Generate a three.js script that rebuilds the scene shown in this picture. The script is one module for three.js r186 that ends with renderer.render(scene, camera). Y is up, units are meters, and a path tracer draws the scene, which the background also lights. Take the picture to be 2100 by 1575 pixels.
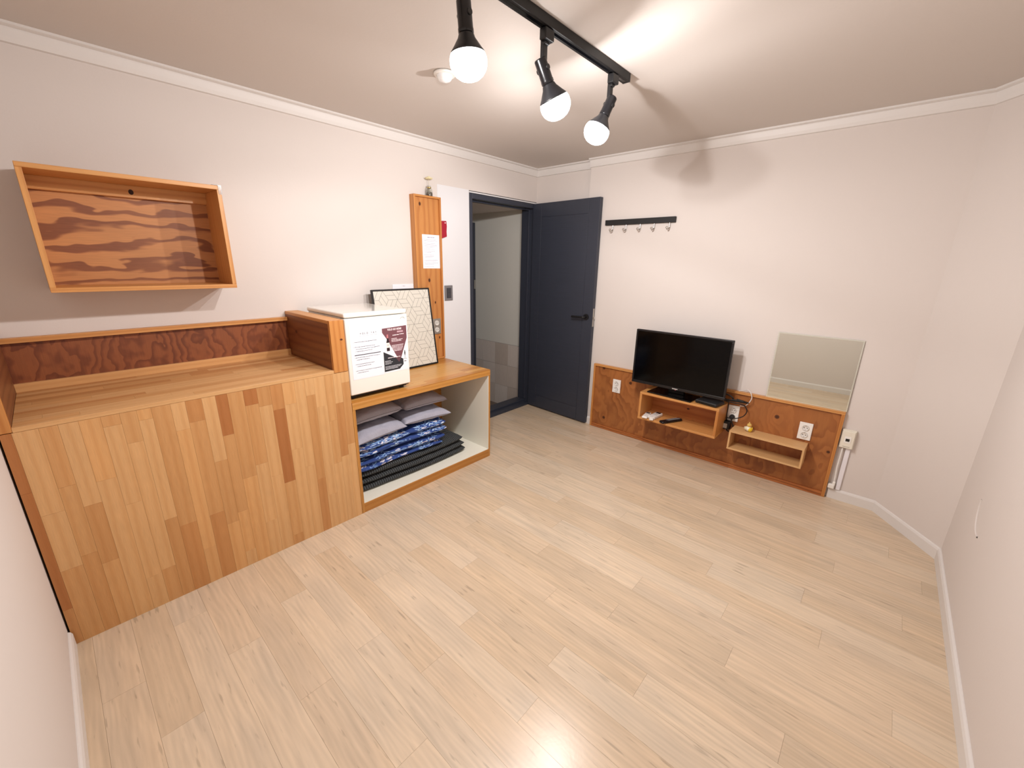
import * as THREE from 'three';
import { RoundedBoxGeometry } from 'three/addons/geometries/RoundedBoxGeometry.js';
import { ImprovedNoise } from 'three/addons/math/ImprovedNoise.js';
import { mergeGeometries } from 'three/addons/utils/BufferGeometryUtils.js';

// ---------------------------------------------------------------- camera, exposure
const scene = new THREE.Scene();
const renderer = new THREE.WebGLRenderer({ antialias: true });
renderer.toneMapping = THREE.LinearToneMapping;
renderer.toneMappingExposure = 1.0;
renderer.shadowMap.enabled = true;
scene.background = new THREE.Color(0x000000);
const LAMP_POWER = 2.75, LAMP_COLOR = 0xfffbf9;

const camera = new THREE.PerspectiveCamera(2 * Math.atan(787.5 / 844.06) * 180 / Math.PI, 2100 / 1575, 0.02, 30);
{
  const yaw = 0.7312, pitch = -0.2875, roll = 0.0178;
  const F = new THREE.Vector3(-Math.sin(yaw) * Math.cos(pitch), Math.sin(pitch), -Math.cos(yaw) * Math.cos(pitch));
  const R = new THREE.Vector3(Math.cos(yaw), 0, -Math.sin(yaw)), U = new THREE.Vector3().crossVectors(R, F);
  const R2 = R.clone().multiplyScalar(Math.cos(roll)).addScaledVector(U, Math.sin(roll));
  const U2 = U.clone().multiplyScalar(Math.cos(roll)).addScaledVector(R, -Math.sin(roll));
  camera.position.set(2.6844, 1.4713, 3.2456);
  camera.quaternion.setFromRotationMatrix(new THREE.Matrix4().makeBasis(R2, U2, F.clone().negate()));
}

// ---------------------------------------------------------------- helpers
const perlin = new ImprovedNoise();
const N = (x, y, z = 0) => perlin.noise(x, y, z);
const fbm = (x, y, z = 0, o = 4) => { let s = 0, a = 0.5, f = 1; for (let i = 0; i < o; i++) { s += a * N(x * f, y * f, z + i * 7.3); a *= 0.5; f *= 2.03; } return s; };
const clamp = (x, a = 0, b = 1) => Math.min(b, Math.max(a, x));
const sstep = (a, b, x) => { const t = clamp((x - a) / (b - a)); return t * t * (3 - 2 * t); };
const mix = (a, b, t) => a + (b - a) * t;
const mix3 = (a, b, t) => [mix(a[0], b[0], t), mix(a[1], b[1], t), mix(a[2], b[2], t)];
function rng(seed) { let a = seed >>> 0; return () => { a = (a + 0x6D2B79F5) | 0; let t = Math.imul(a ^ (a >>> 15), 1 | a); t = (t + Math.imul(t ^ (t >>> 7), 61 | t)) ^ t; return ((t ^ (t >>> 14)) >>> 0) / 4294967296; }; }

// a computed colour texture; fn(u, v) in metres over su x sv metres
function tex(w, h, su, sv, fn, wrap = THREE.MirroredRepeatWrapping, srgb = true) {
  const d = new Uint8Array(w * h * 4);
  for (let j = 0; j < h; j++) for (let i = 0; i < w; i++) {
    const c = fn(i / w * su, j / h * sv), k = (j * w + i) * 4;
    d[k] = clamp(c[0], 0, 255); d[k + 1] = clamp(c[1], 0, 255); d[k + 2] = clamp(c[2], 0, 255); d[k + 3] = 255;
  }
  const t = new THREE.DataTexture(d, w, h, THREE.RGBAFormat);
  if (srgb) t.colorSpace = THREE.SRGBColorSpace;
  t.magFilter = THREE.LinearFilter; t.minFilter = THREE.LinearMipmapLinearFilter; t.generateMipmaps = true;
  t.wrapS = t.wrapT = wrap; t.repeat.set(1 / su, 1 / sv); t.needsUpdate = true;
  return t;
}
function canvasTex(w, h, draw, su = 1, sv = 1, wrap = THREE.ClampToEdgeWrapping) {
  const c = document.createElement('canvas'); c.width = w; c.height = h;
  draw(c.getContext('2d'), w, h);
  const t = new THREE.CanvasTexture(c); t.colorSpace = THREE.SRGBColorSpace; t.wrapS = t.wrapT = wrap; t.repeat.set(1 / su, 1 / sv);
  t.magFilter = THREE.LinearFilter;
  return t;
}
const mat = (color, roughness = 0.6, extra = {}) => new THREE.MeshPhysicalMaterial({ color, roughness, metalness: 0, ...extra });
const tint = (m, color) => { const c = m.clone(); c.color = new THREE.Color(color); return c; };

// uv in metres, u along the grain axis
function setUV(g, grain = 'x', off = [0, 0]) {
  const p = g.attributes.position, n = g.attributes.normal, uv = new Float32Array(p.count * 2), ax = 'xyz'.indexOf(grain);
  for (let i = 0; i < p.count; i++) {
    const P = [p.getX(i), p.getY(i), p.getZ(i)], A = [Math.abs(n.getX(i)), Math.abs(n.getY(i)), Math.abs(n.getZ(i))];
    const k = A[0] >= A[1] && A[0] >= A[2] ? 0 : A[1] >= A[2] ? 1 : 2, r = [0, 1, 2].filter((q) => q !== k);
    const a = r.includes(ax) ? ax : r[0], b = r.find((q) => q !== a);
    uv[i * 2] = P[a] + off[0]; uv[i * 2 + 1] = P[b] + off[1];
  }
  g.setAttribute('uv', new THREE.BufferAttribute(uv, 2));
  return g;
}
// box between bounds
function bb(x0, x1, y0, y1, z0, z1, { r = 0, grain = 'x', off = [0, 0], seg = 1 } = {}) {
  const w = x1 - x0, h = y1 - y0, d = z1 - z0;
  const g = r > 0 ? new RoundedBoxGeometry(w, h, d, seg, Math.min(r, w / 2.01, h / 2.01, d / 2.01)) : new THREE.BoxGeometry(w, h, d).toNonIndexed();
  g.translate((x0 + x1) / 2, (y0 + y1) / 2, (z0 + z1) / 2);
  return setUV(g, grain, off);
}
const flat = (g) => (g.index ? g.toNonIndexed() : g);
const merge = (...gs) => mergeGeometries(gs.map(flat).map((g) => { for (const k of Object.keys(g.attributes)) if (!['position', 'normal', 'uv'].includes(k)) g.deleteAttribute(k); return g; }));
const used = {};
function numbered(name) { const k = used[name] = (used[name] ?? -1) + 1; return k ? `${name}_${String(k).padStart(3, '0')}` : name; }
function lit(o) { o.traverse((m) => { if (m.isMesh) { m.castShadow = true; m.receiveShadow = true; } }); return o; }
// a thing: a Group at its base; parts are given in world coordinates and moved to the base
function thing(name, label, category, at, { group, kind } = {}) {
  const o = new THREE.Group(); o.name = numbered(name); o.position.set(...at); scene.add(o);
  o.userData = { label }; if (category) o.userData.category = category; if (group) o.userData.group = group; if (kind) o.userData.kind = kind;
  return o;
}
const baseOf = (o) => { const v = new THREE.Vector3(); for (let q = o; q && q !== scene; q = q.parent) v.add(q.position); return v; };
function part(parent, name, geo, material, label) {              // world coordinates
  const b = baseOf(parent); geo.translate(-b.x, -b.y, -b.z);
  return partL(parent, name, geo, material, label);
}
function partL(parent, name, geo, material, label) {             // local coordinates
  const m = new THREE.Mesh(geo, material); m.name = name; m.castShadow = m.receiveShadow = true; parent.add(m);
  if (label) m.userData.label = label;
  return m;
}
function struct(name, label, geo, material) {
  const m = new THREE.Mesh(geo, material); m.name = name; m.castShadow = m.receiveShadow = true; m.userData = { label, category: name.split('_')[0], kind: 'structure' }; scene.add(m); return m;
}
function single(name, label, category, geo, material, at, opt) { // one-mesh thing with its origin at its base, world coordinates
  const m = new THREE.Mesh(geo, material); m.name = numbered(name); m.castShadow = m.receiveShadow = true;
  geo.translate(-at[0], -at[1], -at[2]); m.position.set(...at); m.userData = { label, category, ...(opt ?? {}) }; scene.add(m); return m;
}
const tube = (pts, r, seg = 40, rad = 8) => new THREE.TubeGeometry(new THREE.CatmullRomCurve3(pts.map((p) => new THREE.Vector3(...p))), seg, r, rad, false);
const lathe = (pts, n = 32) => new THREE.LatheGeometry(pts.map((p) => new THREE.Vector2(...p)), n);
function extrudeXZ(pts, y0, y1) {   // polygon in (x, z), raised from y0 to y1
  const s = new THREE.Shape(pts.map(([x, z]) => new THREE.Vector2(x, -z)));
  const g = new THREE.ExtrudeGeometry(s, { depth: y1 - y0, bevelEnabled: false }); g.rotateX(-Math.PI / 2); g.translate(0, y0, 0); return setUV(flat(g));
}

// ---------------------------------------------------------------- surfaces
const wallGrain = tex(512, 512, 0.6, 0.6, (u, v) => { const s = 128 + 70 * fbm(u * 90, v * 90, 1, 3) + 30 * fbm(u * 320, v * 320, 4, 2); return [s, s, s]; }, THREE.MirroredRepeatWrapping, false);
const wallMat = mat(0xdad2cd, 0.85, { bumpMap: wallGrain, bumpScale: 0.0004 });
const whiteWallMat = mat(0xe2e2e5, 0.7, { bumpMap: wallGrain, bumpScale: 0.0002 });
const ceilingMat = mat(0xd2cac4, 0.9, { bumpMap: wallGrain, bumpScale: 0.0004 });
const trimMat = mat(0xe0dcd9, 0.45);
const hallWallMat = mat(0xd6d4cc, 0.7, { bumpMap: wallGrain, bumpScale: 0.0003 });
const doorTex = tex(256, 512, 0.8, 2, (u, v) => { const s = 1 + 0.10 * fbm(u * 260, v * 4, 3, 3); return [52 * s, 56 * s, 68 * s]; });
const doorMat = mat(0xffffff, 0.42, { map: doorTex });
const frameMat = mat(0x343844, 0.45);
const blackMat = mat(0x121214, 0.38), blackMatte = mat(0x141416, 0.6), blackGloss = mat(0x060607, 0.08);
const whitePlastic = mat(0xf0eeea, 0.35), creamPlastic = mat(0xe9e4d6, 0.4);
const steel = mat(0xb8b6b2, 0.3, { metalness: 1 }), chrome = mat(0xd8d6d3, 0.18, { metalness: 1 });
const paperMat = mat(0xf3f2f4, 0.8);

// wood: rotary-cut plywood with broad dark figure
function plywood(w, h, su, sv, light, dark, { fu = 1.3, fv = 9, warp = 2.6, seed = 0, lo = 0.42, hi = 0.9, knots = [], fine = 0.06, vary = 0.25 } = {}) {
  return tex(w, h, su, sv, (u, v) => {
    let g = v * fv + warp * fbm(u * fu + seed, v * fv * 0.42 + seed * 1.7, seed, 4), k = 0, kd = 0;
    for (const [ku, kv, kr] of knots) {
      const dx = (u - ku) * 0.62, dy = v - kv, r = Math.hypot(dx, dy);
      g += 1.5 * Math.exp(-((r / (kr * 3.2)) ** 2)); k = Math.max(k, sstep(kr * 1.08, kr * 0.8, Math.hypot(u - ku, dy))); kd = Math.max(kd, sstep(kr * 0.5, 0, Math.hypot(u - ku, dy)));
    }
    g += vary * 1.6 * fbm(u * 3.2 + 3, v * 13, seed + 21, 3);
    const f = g - Math.floor(g), band = sstep(lo, hi, f) * (1 - sstep(0.93, 1, f)) * (1 - vary + vary * sstep(-0.25, 0.3, fbm(u * 3.1 + 5, v * 4.3, seed + 17, 2)));
    const s = 1 + fine * N(u * 14, v * 420, seed) + 0.10 * fbm(u * 3 + 9, v * 8, seed + 3, 3);
    let c = mix3(light, dark, clamp(band * 0.95 + 0.05 * N(u * 30, v * 200, 5)));
    c = mix3(c, [dark[0] * 0.62, dark[1] * 0.55, dark[2] * 0.5], k); c = mix3(c, [38, 18, 10], kd * 0.8);
    return c.map((q) => q * s);
  });
}
// wood: straight-grained board
function boardTex(w, h, su, sv, light, dark, seed = 0, fv = 60, knots = []) {
  return tex(w, h, su, sv, (u, v) => {
    let y = v + 0.012 * fbm(u * 2.2, v * 7, seed, 3), k = 0;
    for (const [ku, kv, kr] of knots) { const r = Math.hypot((u - ku) * 0.7, v - kv); y += 0.018 * Math.exp(-((r / (kr * 2.5)) ** 2)) * Math.sign(v - kv + 1e-6); k = Math.max(k, sstep(kr, kr * 0.55, r)); }
    const f = 0.5 + 0.5 * Math.sin(y * fv * 6.28 + 3 * fbm(u * 1.2, y * 12, seed + 2, 2));
    const s = 1 + 0.05 * N(u * 20, v * 700, seed) + 0.06 * fbm(u * 2, v * 9, seed + 8, 2);
    return mix3(mix3(light, dark, 0.62 * Math.pow(f, 2.2)), [70, 34, 16], k).map((q) => q * s);
  });
}
const pineTex = boardTex(1024, 512, 1.6, 0.4, [212, 154, 92], [186, 122, 62], 3, 34);
const pineMat = mat(0xffffff, 0.42, { map: pineTex });
const orangePineMat = mat(0xefe2d0, 0.4, { map: pineTex });
const shelfPly = mat(0xffffff, 0.5, { map: plywood(1024, 768, 0.64, 0.48, [192, 132, 80], [126, 72, 42], { fu: 2.3, fv: 15, warp: 2.4, seed: 2.3, lo: 0.5, hi: 0.72 }) });
const panelKnots = [[0.572, 0.897, 0.013], [0.486, 1.163, 0.014], [0.108, 0.934, 0.014], [0.473, 2.263, 0.015], [0.313, 2.582, 0.01], [0.357, 1.652, 0.009], [0.35, 1.372, 0.009]];
const panelPly = mat(0xffffff, 0.42, { map: plywood(512, 2048, 0.62, 2.7, [164, 103, 54], [134, 78, 39], { vary: 0.75, fu: 2.6, fv: 7, warp: 4.6, seed: 5.1, lo: 0.2, hi: 0.95, knots: panelKnots, fine: 0.05 }) });
const stripPly = mat(0xffffff, 0.42, { map: plywood(512, 2048, 0.3, 1.3, [140, 80, 46], [104, 52, 30], { fu: 5.5, fv: 17, warp: 3.2, seed: 8.4, lo: 0.3, hi: 0.9 }) });
const cheekPly = mat(0xffffff, 0.45, { map: boardTex(512, 512, 0.7, 0.4, [130, 78, 44], [102, 56, 30], 14, 24, [[0.2, 0.16, 0.012]]) });
const birchTex = boardTex(512, 256, 0.8, 0.3, [216, 174, 122], [196, 150, 98], 21, 40);
const birchMat = mat(0xffffff, 0.5, { map: birchTex });
const rubberTex = boardTex(1024, 512, 1.2, 0.5, [212, 166, 114], [202, 152, 98], 31, 30);
const rubber = [0xffffff, 0xf6efe6, 0xffffff, 0xf2e8dc, 0xfff8ee, 0xe6d2be, 0xecdfd0, 0xd2b094].map((c) => mat(c, 0.45, { map: rubberTex }));
const topTex = boardTex(1024, 512, 1.2, 0.5, [206, 156, 88], [186, 132, 66], 37, 36);
const topWood = [0xffffff, 0xf3e6d2, 0xfff4e2, 0xe4cfae, 0xeed9bb].map((c) => mat(c, 0.34, { map: topTex, clearcoat: 0.15, clearcoatRoughness: 0.35 }));
const floorTexs = [41, 57, 73].map((s) => tex(1024, 256, 1.0, 0.25, (u, v) => {
  const y = v + 0.01 * fbm(u * 3, v * 8, s, 3), g = fbm(u * 5, y * 60, s + 2, 4), p = fbm(u * 2.2, v * 9, s + 5, 3), cat = Math.sin((y * 55 + 2.4 * fbm(u * 2.4, y * 9, s + 9, 2)) * 6.28);
  const s2 = 1 + 0.10 * g + 0.10 * p + 0.014 * cat - 0.12 * sstep(0.24, 0.42, fbm(u * 9, v * 70, s + 12, 3));
  return [212 * s2, 193 * s2 * (1 - 0.02 * p), 169 * s2 * (1 - 0.05 * p)];
}));
const floorMats = [];
for (const t of floorTexs) for (const c of [0xffffff, 0xfcf9f6, 0xf7f3ee]) floorMats.push(mat(c, 0.25, { map: t, bumpMap: wallGrain, bumpScale: 0.0002 }));
const R0 = rng(11);

// ---------------------------------------------------------------- the room
const H = 2.30, ZN = 3.455, XR = 3.145, KX = 2.867, AX = 3.14, AZ = 0.365, ST = 0.615, SR = -0.05, WT = 0.16, DL = 0.814, DT = 2.02, DR = -0.075;
{ // floor: base slab and planks that run along x
  const base = struct('floor', 'pale beige wood-look plank floor of the room', extrudeXZ([[-0.0, SR], [KX + 0.02, SR], [XR + 0.05, AZ], [XR + 0.05, ZN + 0.05], [0, ZN + 0.05]], -0.1, -0.004), mat(0xb79f84, 0.6));
  const W = 0.115; let row = 0;
  for (let z = SR; z < ZN; z += W, row++) {
    const z1 = Math.min(z + W, ZN), xe = z < AZ ? KX + (XR - KX) * clamp(Math.max(z1, 0) / AZ) : XR;
    let x = -((row * 0.37 + 0.2 * R0()) % 0.9);
    while (x < xe) {
      const a = Math.max(0.0, x), b = Math.min(xe, x + 0.92);
      if (b - a > 0.01) {
        const g = bb(a + 0.00025, b - 0.00025, -0.004, 0, z + 0.00025, z1 - 0.00025, { grain: 'x', off: [R0() * 5, R0() * 3] });
        partL(base, 'plank', g, floorMats[Math.floor(R0() * floorMats.length)]);
      }
      x += 0.92;
    }
  }
}
{ // left wall with the door opening
  const s = new THREE.Shape([[ZN + WT, 0], [ZN + WT, H], [SR - 0.3, H], [SR - 0.3, 0], [DR, 0], [DR, DT], [DL, DT], [DL, 0]].map(([z, y]) => new THREE.Vector2(-z, y)));
  const g = new THREE.ExtrudeGeometry(s, { depth: WT, bevelEnabled: false }); g.rotateY(Math.PI / 2); g.translate(-WT, 0, 0);
  const w = struct('wall_left', 'cream wallpapered wall with the doorway, behind the wooden cabinets', setUV(flat(g), 'y'), wallMat);
  partL(w, 'white_panel', bb(0, 0.002, 0, DT + 0.002, DL, 1.133, { grain: 'y' }), whiteWallMat, 'bright white strip of wall beside the doorway');
}
struct('wall_back', 'cream wallpapered wall behind the television and the coat hooks', setUV(merge(
  bb(ST, KX + 0.15, 0, H, -WT, 0), bb(0.0, ST, 0, H, SR - WT + 0.05, SR))), wallMat);
{
  const d = new THREE.Vector2(AX - KX, AZ), L = d.length(), n = new THREE.Vector2(AZ, -(AX - KX)).normalize();
  const o = (p, k) => [p[0] + n.x * k, p[1] + n.y * k];
  struct('wall_angled', 'narrow angled cream wall between the back wall and the right wall', extrudeXZ([[KX, 0], [AX + (XR - AX), AZ], o([AX, AZ], 0.14), o([KX, 0], 0.14)], 0, H), wallMat);
}
const wallRight = struct('wall_right', 'cream wallpapered wall along the right edge of the room', bb(XR, XR + WT, 0, H, AZ, ZN + WT), wallMat);
{ // papered-over round box on the right wall
  const g = new THREE.TorusGeometry(0.11, 0.004, 6, 28, 1.9); g.rotateZ(Math.PI * 0.98); g.rotateY(-Math.PI / 2); g.translate(XR - 0.0005, 0.53, 0.86);
  partL(wallRight, 'raised_ring', setUV(flat(g)), wallMat, 'faint raised ring under the wallpaper');
}
struct('wall_near', 'cream wallpapered wall close to the left edge of the picture', bb(-WT, XR + WT, 0, H, ZN, ZN + WT), wallMat);
struct('ceiling', 'plain cream papered ceiling above the track lights', bb(-WT, XR + WT, H, H + 0.1, SR - WT, ZN + WT), ceilingMat);

// crown moulding and baseboards: a profile (distance from the wall, height) swept along a straight run
function run(profile, a, b, inward) {
  const dir = new THREE.Vector3(b[0] - a[0], 0, b[1] - a[1]), L = dir.length(); dir.normalize();
  const s = new THREE.Shape(profile.map(([d, y]) => new THREE.Vector2(d, y)));
  const g = new THREE.ExtrudeGeometry(s, { depth: L, bevelEnabled: false });
  const X = new THREE.Vector3(inward[0], 0, inward[1]).normalize(), Y = new THREE.Vector3(0, 1, 0), Z = new THREE.Vector3().crossVectors(X, Y);
  const flip = Z.dot(dir) < 0; const st = flip ? b : a;
  g.applyMatrix4(new THREE.Matrix4().makeBasis(X, Y, Z).setPosition(st[0], 0, st[1]));
  return setUV(flat(g));
}
const crown = [[0, H], [0.045, H], [0.045, H - 0.009], [0.036, H - 0.012], [0.026, H - 0.014], [0.026, H - 0.02], [0.02, H - 0.045], [0.014, H - 0.062], [0, H - 0.064]];
struct('trim_1', 'white crown moulding along the top of the left wall', run(crown, [0, SR], [0, ZN], [1, 0]), trimMat);
struct('trim_2', 'white crown moulding along the top of the back wall', merge(run(crown, [0, SR], [ST, SR], [0, 1]), run(crown, [ST, 0], [KX + 0.015, 0], [0, 1])), trimMat);
struct('trim_3', 'white crown moulding along the top of the angled wall', run(crown, [KX, 0], [XR, AZ], [-AZ, AX - KX]), trimMat);
struct('trim_4', 'white crown moulding along the top of the right wall', run(crown, [XR, AZ - 0.02], [XR, ZN], [-1, 0]), trimMat);
struct('trim_5', 'white crown moulding along the top of the near wall', run(crown, [0, ZN], [XR, ZN], [0, -1]), trimMat);
const skirt = [[0, 0], [0.012, 0], [0.012, 0.056], [0.008, 0.066], [0.003, 0.07], [0, 0.07]];
struct('baseboard_back', 'white baseboard on the back wall right of the wood panel', run(skirt, [2.63, 0], [KX + 0.004, 0], [0, 1]), trimMat);
struct('baseboard_corner', 'short white baseboard between the door and the wood panel', run(skirt, [ST + 0.001, 0], [0.797, 0], [0, 1]), trimMat);
struct('baseboard_angled', 'white baseboard along the angled wall', run(skirt, [KX, 0], [XR, AZ], [-AZ, AX - KX]), trimMat);
struct('baseboard_right', 'white baseboard along the right wall', run(skirt, [XR, AZ - 0.005], [XR, ZN], [-1, 0]), trimMat);
struct('baseboard_near', 'white baseboard along the near wall at the lower left', run(skirt, [0.59, ZN], [XR, ZN], [0, -1]), trimMat);

// ---------------------------------------------------------------- the passage behind the doorway
const HF = -0.14, HC = 1.975, HX = -0.95, HZ = -0.1;
{
  const w = struct('wall_passage', 'grey passage wall with a tiled lower part behind the open doorway', bb(HX - 0.1, -WT, HF, HC, HZ - 0.12, HZ), hallWallMat);
  const tt = tex(256, 256, 0.2, 0.25, (u, v) => { const s = 1 + 0.05 * fbm(u * 14, v * 90, 6, 3); return [208 * s, 198 * s, 190 * s]; });
  const tms = [0xffffff, 0xf4f1ee, 0xeae6e2].map((c) => mat(c, 0.3, { map: tt })), r = rng(5);
  partL(w, 'grout', bb(HX, -WT, HF, 0.592, HZ, HZ + 0.004), mat(0x9a9490, 0.9));
  for (let x = -0.16 - 0.022; x > HX; x -= 0.2) for (let y = 0.59; y > HF; y -= 0.245) {
    const x0 = Math.max(HX, x - 0.2), y0 = Math.max(HF, y - 0.245);
    if (x - x0 > 0.02 && y - y0 > 0.01) partL(w, 'tile', bb(x0 + 0.0012, x - 0.0012, y0 + 0.0012, y - 0.0012, HZ + 0.001, HZ + 0.008, { grain: 'y', off: [r(), r()] }), tms[Math.floor(r() * 3)]);
  }
  struct('wall_passage_end', 'grey far end wall of the passage beyond the doorway', bb(HX - 0.12, HX, HF, HC, HZ, 1.5), hallWallMat);
  struct('wall_passage_side', 'hidden near side wall of the passage beyond the doorway', bb(HX, -WT, HF, HC, 1.4, 1.5), hallWallMat);
  struct('floor_passage', 'dark tiled passage floor one step below the room', bb(HX - 0.1, 0, HF - 0.1, HF, HZ - 0.1, 1.5), mat(0x6e5f55, 0.5));
  struct('ceiling_passage', 'low cream ceiling of the passage beyond the doorway', bb(HX - 0.1, -WT, HC, HC + 0.1, HZ - 0.1, 1.5), ceilingMat);
  const d2 = thing('door_2', 'dark frame and door at the far end of the passage', 'door', [HX, HF, 0.3], { kind: 'structure' });
  part(d2, 'frame_post', bb(HX, HX + 0.05, HF, 1.885, HZ + 0.009, HZ + 0.075, { r: 0.003 }), frameMat);
  part(d2, 'frame_post', bb(HX, HX + 0.05, HF, 1.885, 0.74, 0.80, { r: 0.003 }), frameMat);
  part(d2, 'frame_head', bb(HX, HX + 0.05, 1.825, 1.885, HZ + 0.075, 0.74, { r: 0.003 }), frameMat);
  part(d2, 'leaf', bb(HX + 0.004, HX + 0.034, HF + 0.01, 1.822, HZ + 0.077, 0.738, { grain: 'y' }), doorMat);
  part(d2, 'strike_plate', bb(HX + 0.05, HX + 0.0525, 1.17, 1.27, HZ + 0.012, HZ + 0.034, { r: 0.001 }), steel, 'silver strike plate');
}

// ---------------------------------------------------------------- main door
{
  const d = thing('door_1', 'dark slate-blue door standing open against the back wall, with its frame', 'door', [0, 0, 0.37], { kind: 'structure' });
  const fx = 0.004;
  const fp = part(d, 'frame_post', bb(-WT - 0.005, fx, 0, DT - 0.015, DR + 0.001, -0.03, { r: 0.003, grain: 'y' }), frameMat);
  part(d, 'frame_post', bb(-WT - 0.005, fx, 0, DT - 0.015, DL - 0.036, DL - 0.001, { r: 0.003, grain: 'y' }), frameMat);
  part(d, 'frame_head', bb(-WT - 0.005, fx, DT - 0.058, DT - 0.018, -0.03, DL - 0.036, { r: 0.003 }), frameMat);
  part(d, 'head_trim', bb(-0.02, 0.006, DT - 0.016, DT - 0.006, DR + 0.03, DL - 0.002, { r: 0.002 }), whiteWallMat, 'thin white strip above the frame');
  part(d, 'door_stop', bb(-0.075, -0.06, 0.05, DT - 0.058, -0.03, -0.018, { r: 0.002 }), frameMat);
  part(d, 'door_stop', bb(-0.075, -0.06, DT - 0.07, DT - 0.058, -0.018, DL - 0.036, { r: 0.002 }), frameMat);
  part(d, 'sill', bb(-WT - 0.02, -0.065, HF, 0.04, -0.03, DL - 0.036, { r: 0.004 }), frameMat);
  part(d, 'sill', bb(-0.066, fx, -0.003, 0.022, -0.03, DL - 0.036, { r: 0.004 }), frameMat);
  // leaf, hinged beside the corner and swung back
  const leaf = new THREE.Group(); leaf.name = 'leaf'; d.add(leaf);
  const hx = 0.006, hz = 0.004, ang = Math.atan2(0.041, 0.748);
  leaf.position.set(hx, 0, hz - 0.37); leaf.rotation.y = -(-ang); leaf.rotation.y = -ang;
  const Wd = 0.748, T = 0.038;
  leaf.rotation.y = -ang * 1;                       // free end swings a little into the room
  const slab = bb(0, Wd, 0.012, 2.0, -T, -0.0035, { r: 0.002, grain: 'y' });
  partL(leaf, 'leaf_core', slab, doorMat);
  const st = 0.108;                                  // raised border and centre field with fine grooves between them
  const face = (x0, x1, y0, y1) => bb(x0, x1, y0, y1, -0.0036, 0, { r: 0.0014, grain: 'y' });
  partL(leaf, 'stile', face(0, st - 0.0012, 0.012, 2.0), doorMat);
  partL(leaf, 'stile', face(Wd - st + 0.0012, Wd, 0.012, 2.0), doorMat);
  partL(leaf, 'rail', face(st + 0.0012, Wd - st - 0.0012, 2.0 - 0.12, 2.0), doorMat);
  partL(leaf, 'rail', face(st + 0.0012, Wd - st - 0.0012, 0.012, 0.14), doorMat);
  partL(leaf, 'field', face(st + 0.0012, Wd - st - 0.0012, 0.1424, 2.0 - 0.1224), doorMat);
  const hd = new THREE.Group(); hd.name = 'handle'; hd.position.set(Wd - 0.062, 1.012, 0); leaf.add(hd);
  const rose = new THREE.CylinderGeometry(0.027, 0.027, 0.009, 32); rose.rotateX(Math.PI / 2); rose.translate(0, 0, 0.0045);
  partL(hd, 'rose', setUV(flat(rose)), blackMat, 'black round rose');
  partL(hd, 'lever', merge(tube([[0, 0, 0.005], [0, 0, 0.035], [-0.008, 0, 0.045], [-0.03, 0, 0.047], [-0.125, -0.004, 0.047]], 0.0095, 40, 12), new THREE.SphereGeometry(0.0096, 12, 8).translate(-0.125, -0.004, 0.047)), blackMat, 'black lever');
  partL(leaf, 'latch_plate', bb(Wd - 0.0005, Wd + 0.0015, 0.93, 1.09, -0.03, -0.008, { r: 0.0006 }), steel, 'steel latch plate');
  partL(leaf, 'latch_bolt', bb(Wd + 0.001, Wd + 0.011, 0.995, 1.017, -0.025, -0.013, { r: 0.002 }), chrome);
}

// ---------------------------------------------------------------- wall box shelf, upper left
function sub(p, n, g, m, l) { return part(p, n, g, m, l); }
{
  const x1 = 0.235, z0 = 2.598, z1 = 3.236, y0 = 1.325, y1 = 1.793, t = 0.018;
  const s = thing('wall_shelf', 'open wooden box shelf with swirling plywood back, high on the left wall', 'shelf', [0, y0, (z0 + z1) / 2]);
  part(s, 'top_board', bb(0.001, x1, y1 - t, y1, z0, z1, { r: 0.0015, grain: 'z', off: [0.3, 0.1] }), pineMat);
  part(s, 'bottom_board', bb(0.001, x1, y0, y0 + t, z0, z1, { r: 0.0015, grain: 'z', off: [0.9, 0.2] }), pineMat);
  part(s, 'side_board', bb(0.001, x1, y0 + t, y1 - t, z0, z0 + t, { r: 0.0015, grain: 'y', off: [0.2, 0.3] }), pineMat);
  part(s, 'side_board', bb(0.001, x1, y0 + t, y1 - t, z1 - t, z1, { r: 0.0015, grain: 'y', off: [1.1, 0.05] }), pineMat);
  part(s, 'back_panel', bb(0.001, 0.007, y0 + t, y1 - t, z0 + t, z1 - t, { grain: 'z', off: [-z0, -y0] }), shelfPly, 'plywood back with bold dark grain');
  const cl = part(s, 'cleat', bb(0.007, 0.03, y1 - t - 0.052, y1 - t, z0 + t, z1 - t, { r: 0.001, grain: 'z', off: [0.5, 0.12] }), pineMat);
  const kn = new THREE.CylinderGeometry(0.009, 0.009, 0.0012, 16); kn.rotateZ(Math.PI / 2); kn.scale(1, 1.25, 1); kn.translate(0.0302, y1 - t - 0.028, 2.9);
  part(cl, 'knot', setUV(flat(kn)), mat(0x2b150a, 0.7), 'dark knot in the cleat');
  const gm = mat(0xf4f6f8, 0.12, { transmission: 0.85, thickness: 0, ior: 1.45 });
  part(s, 'corner_guard', merge(bb(x1 - 0.03, x1 + 0.003, y1, y1 + 0.003, z0 - 0.003, z0 + 0.035, { r: 0.0012 }), bb(x1 - 0.03, x1 + 0.003, y1 - 0.038, y1 + 0.003, z0 - 0.003, z0, { r: 0.0012 }), bb(x1, x1 + 0.003, y1 - 0.038, y1 + 0.002, z0 - 0.002, z0 + 0.012, { r: 0.0012 })), gm, 'clear plastic corner guard');
}

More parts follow.
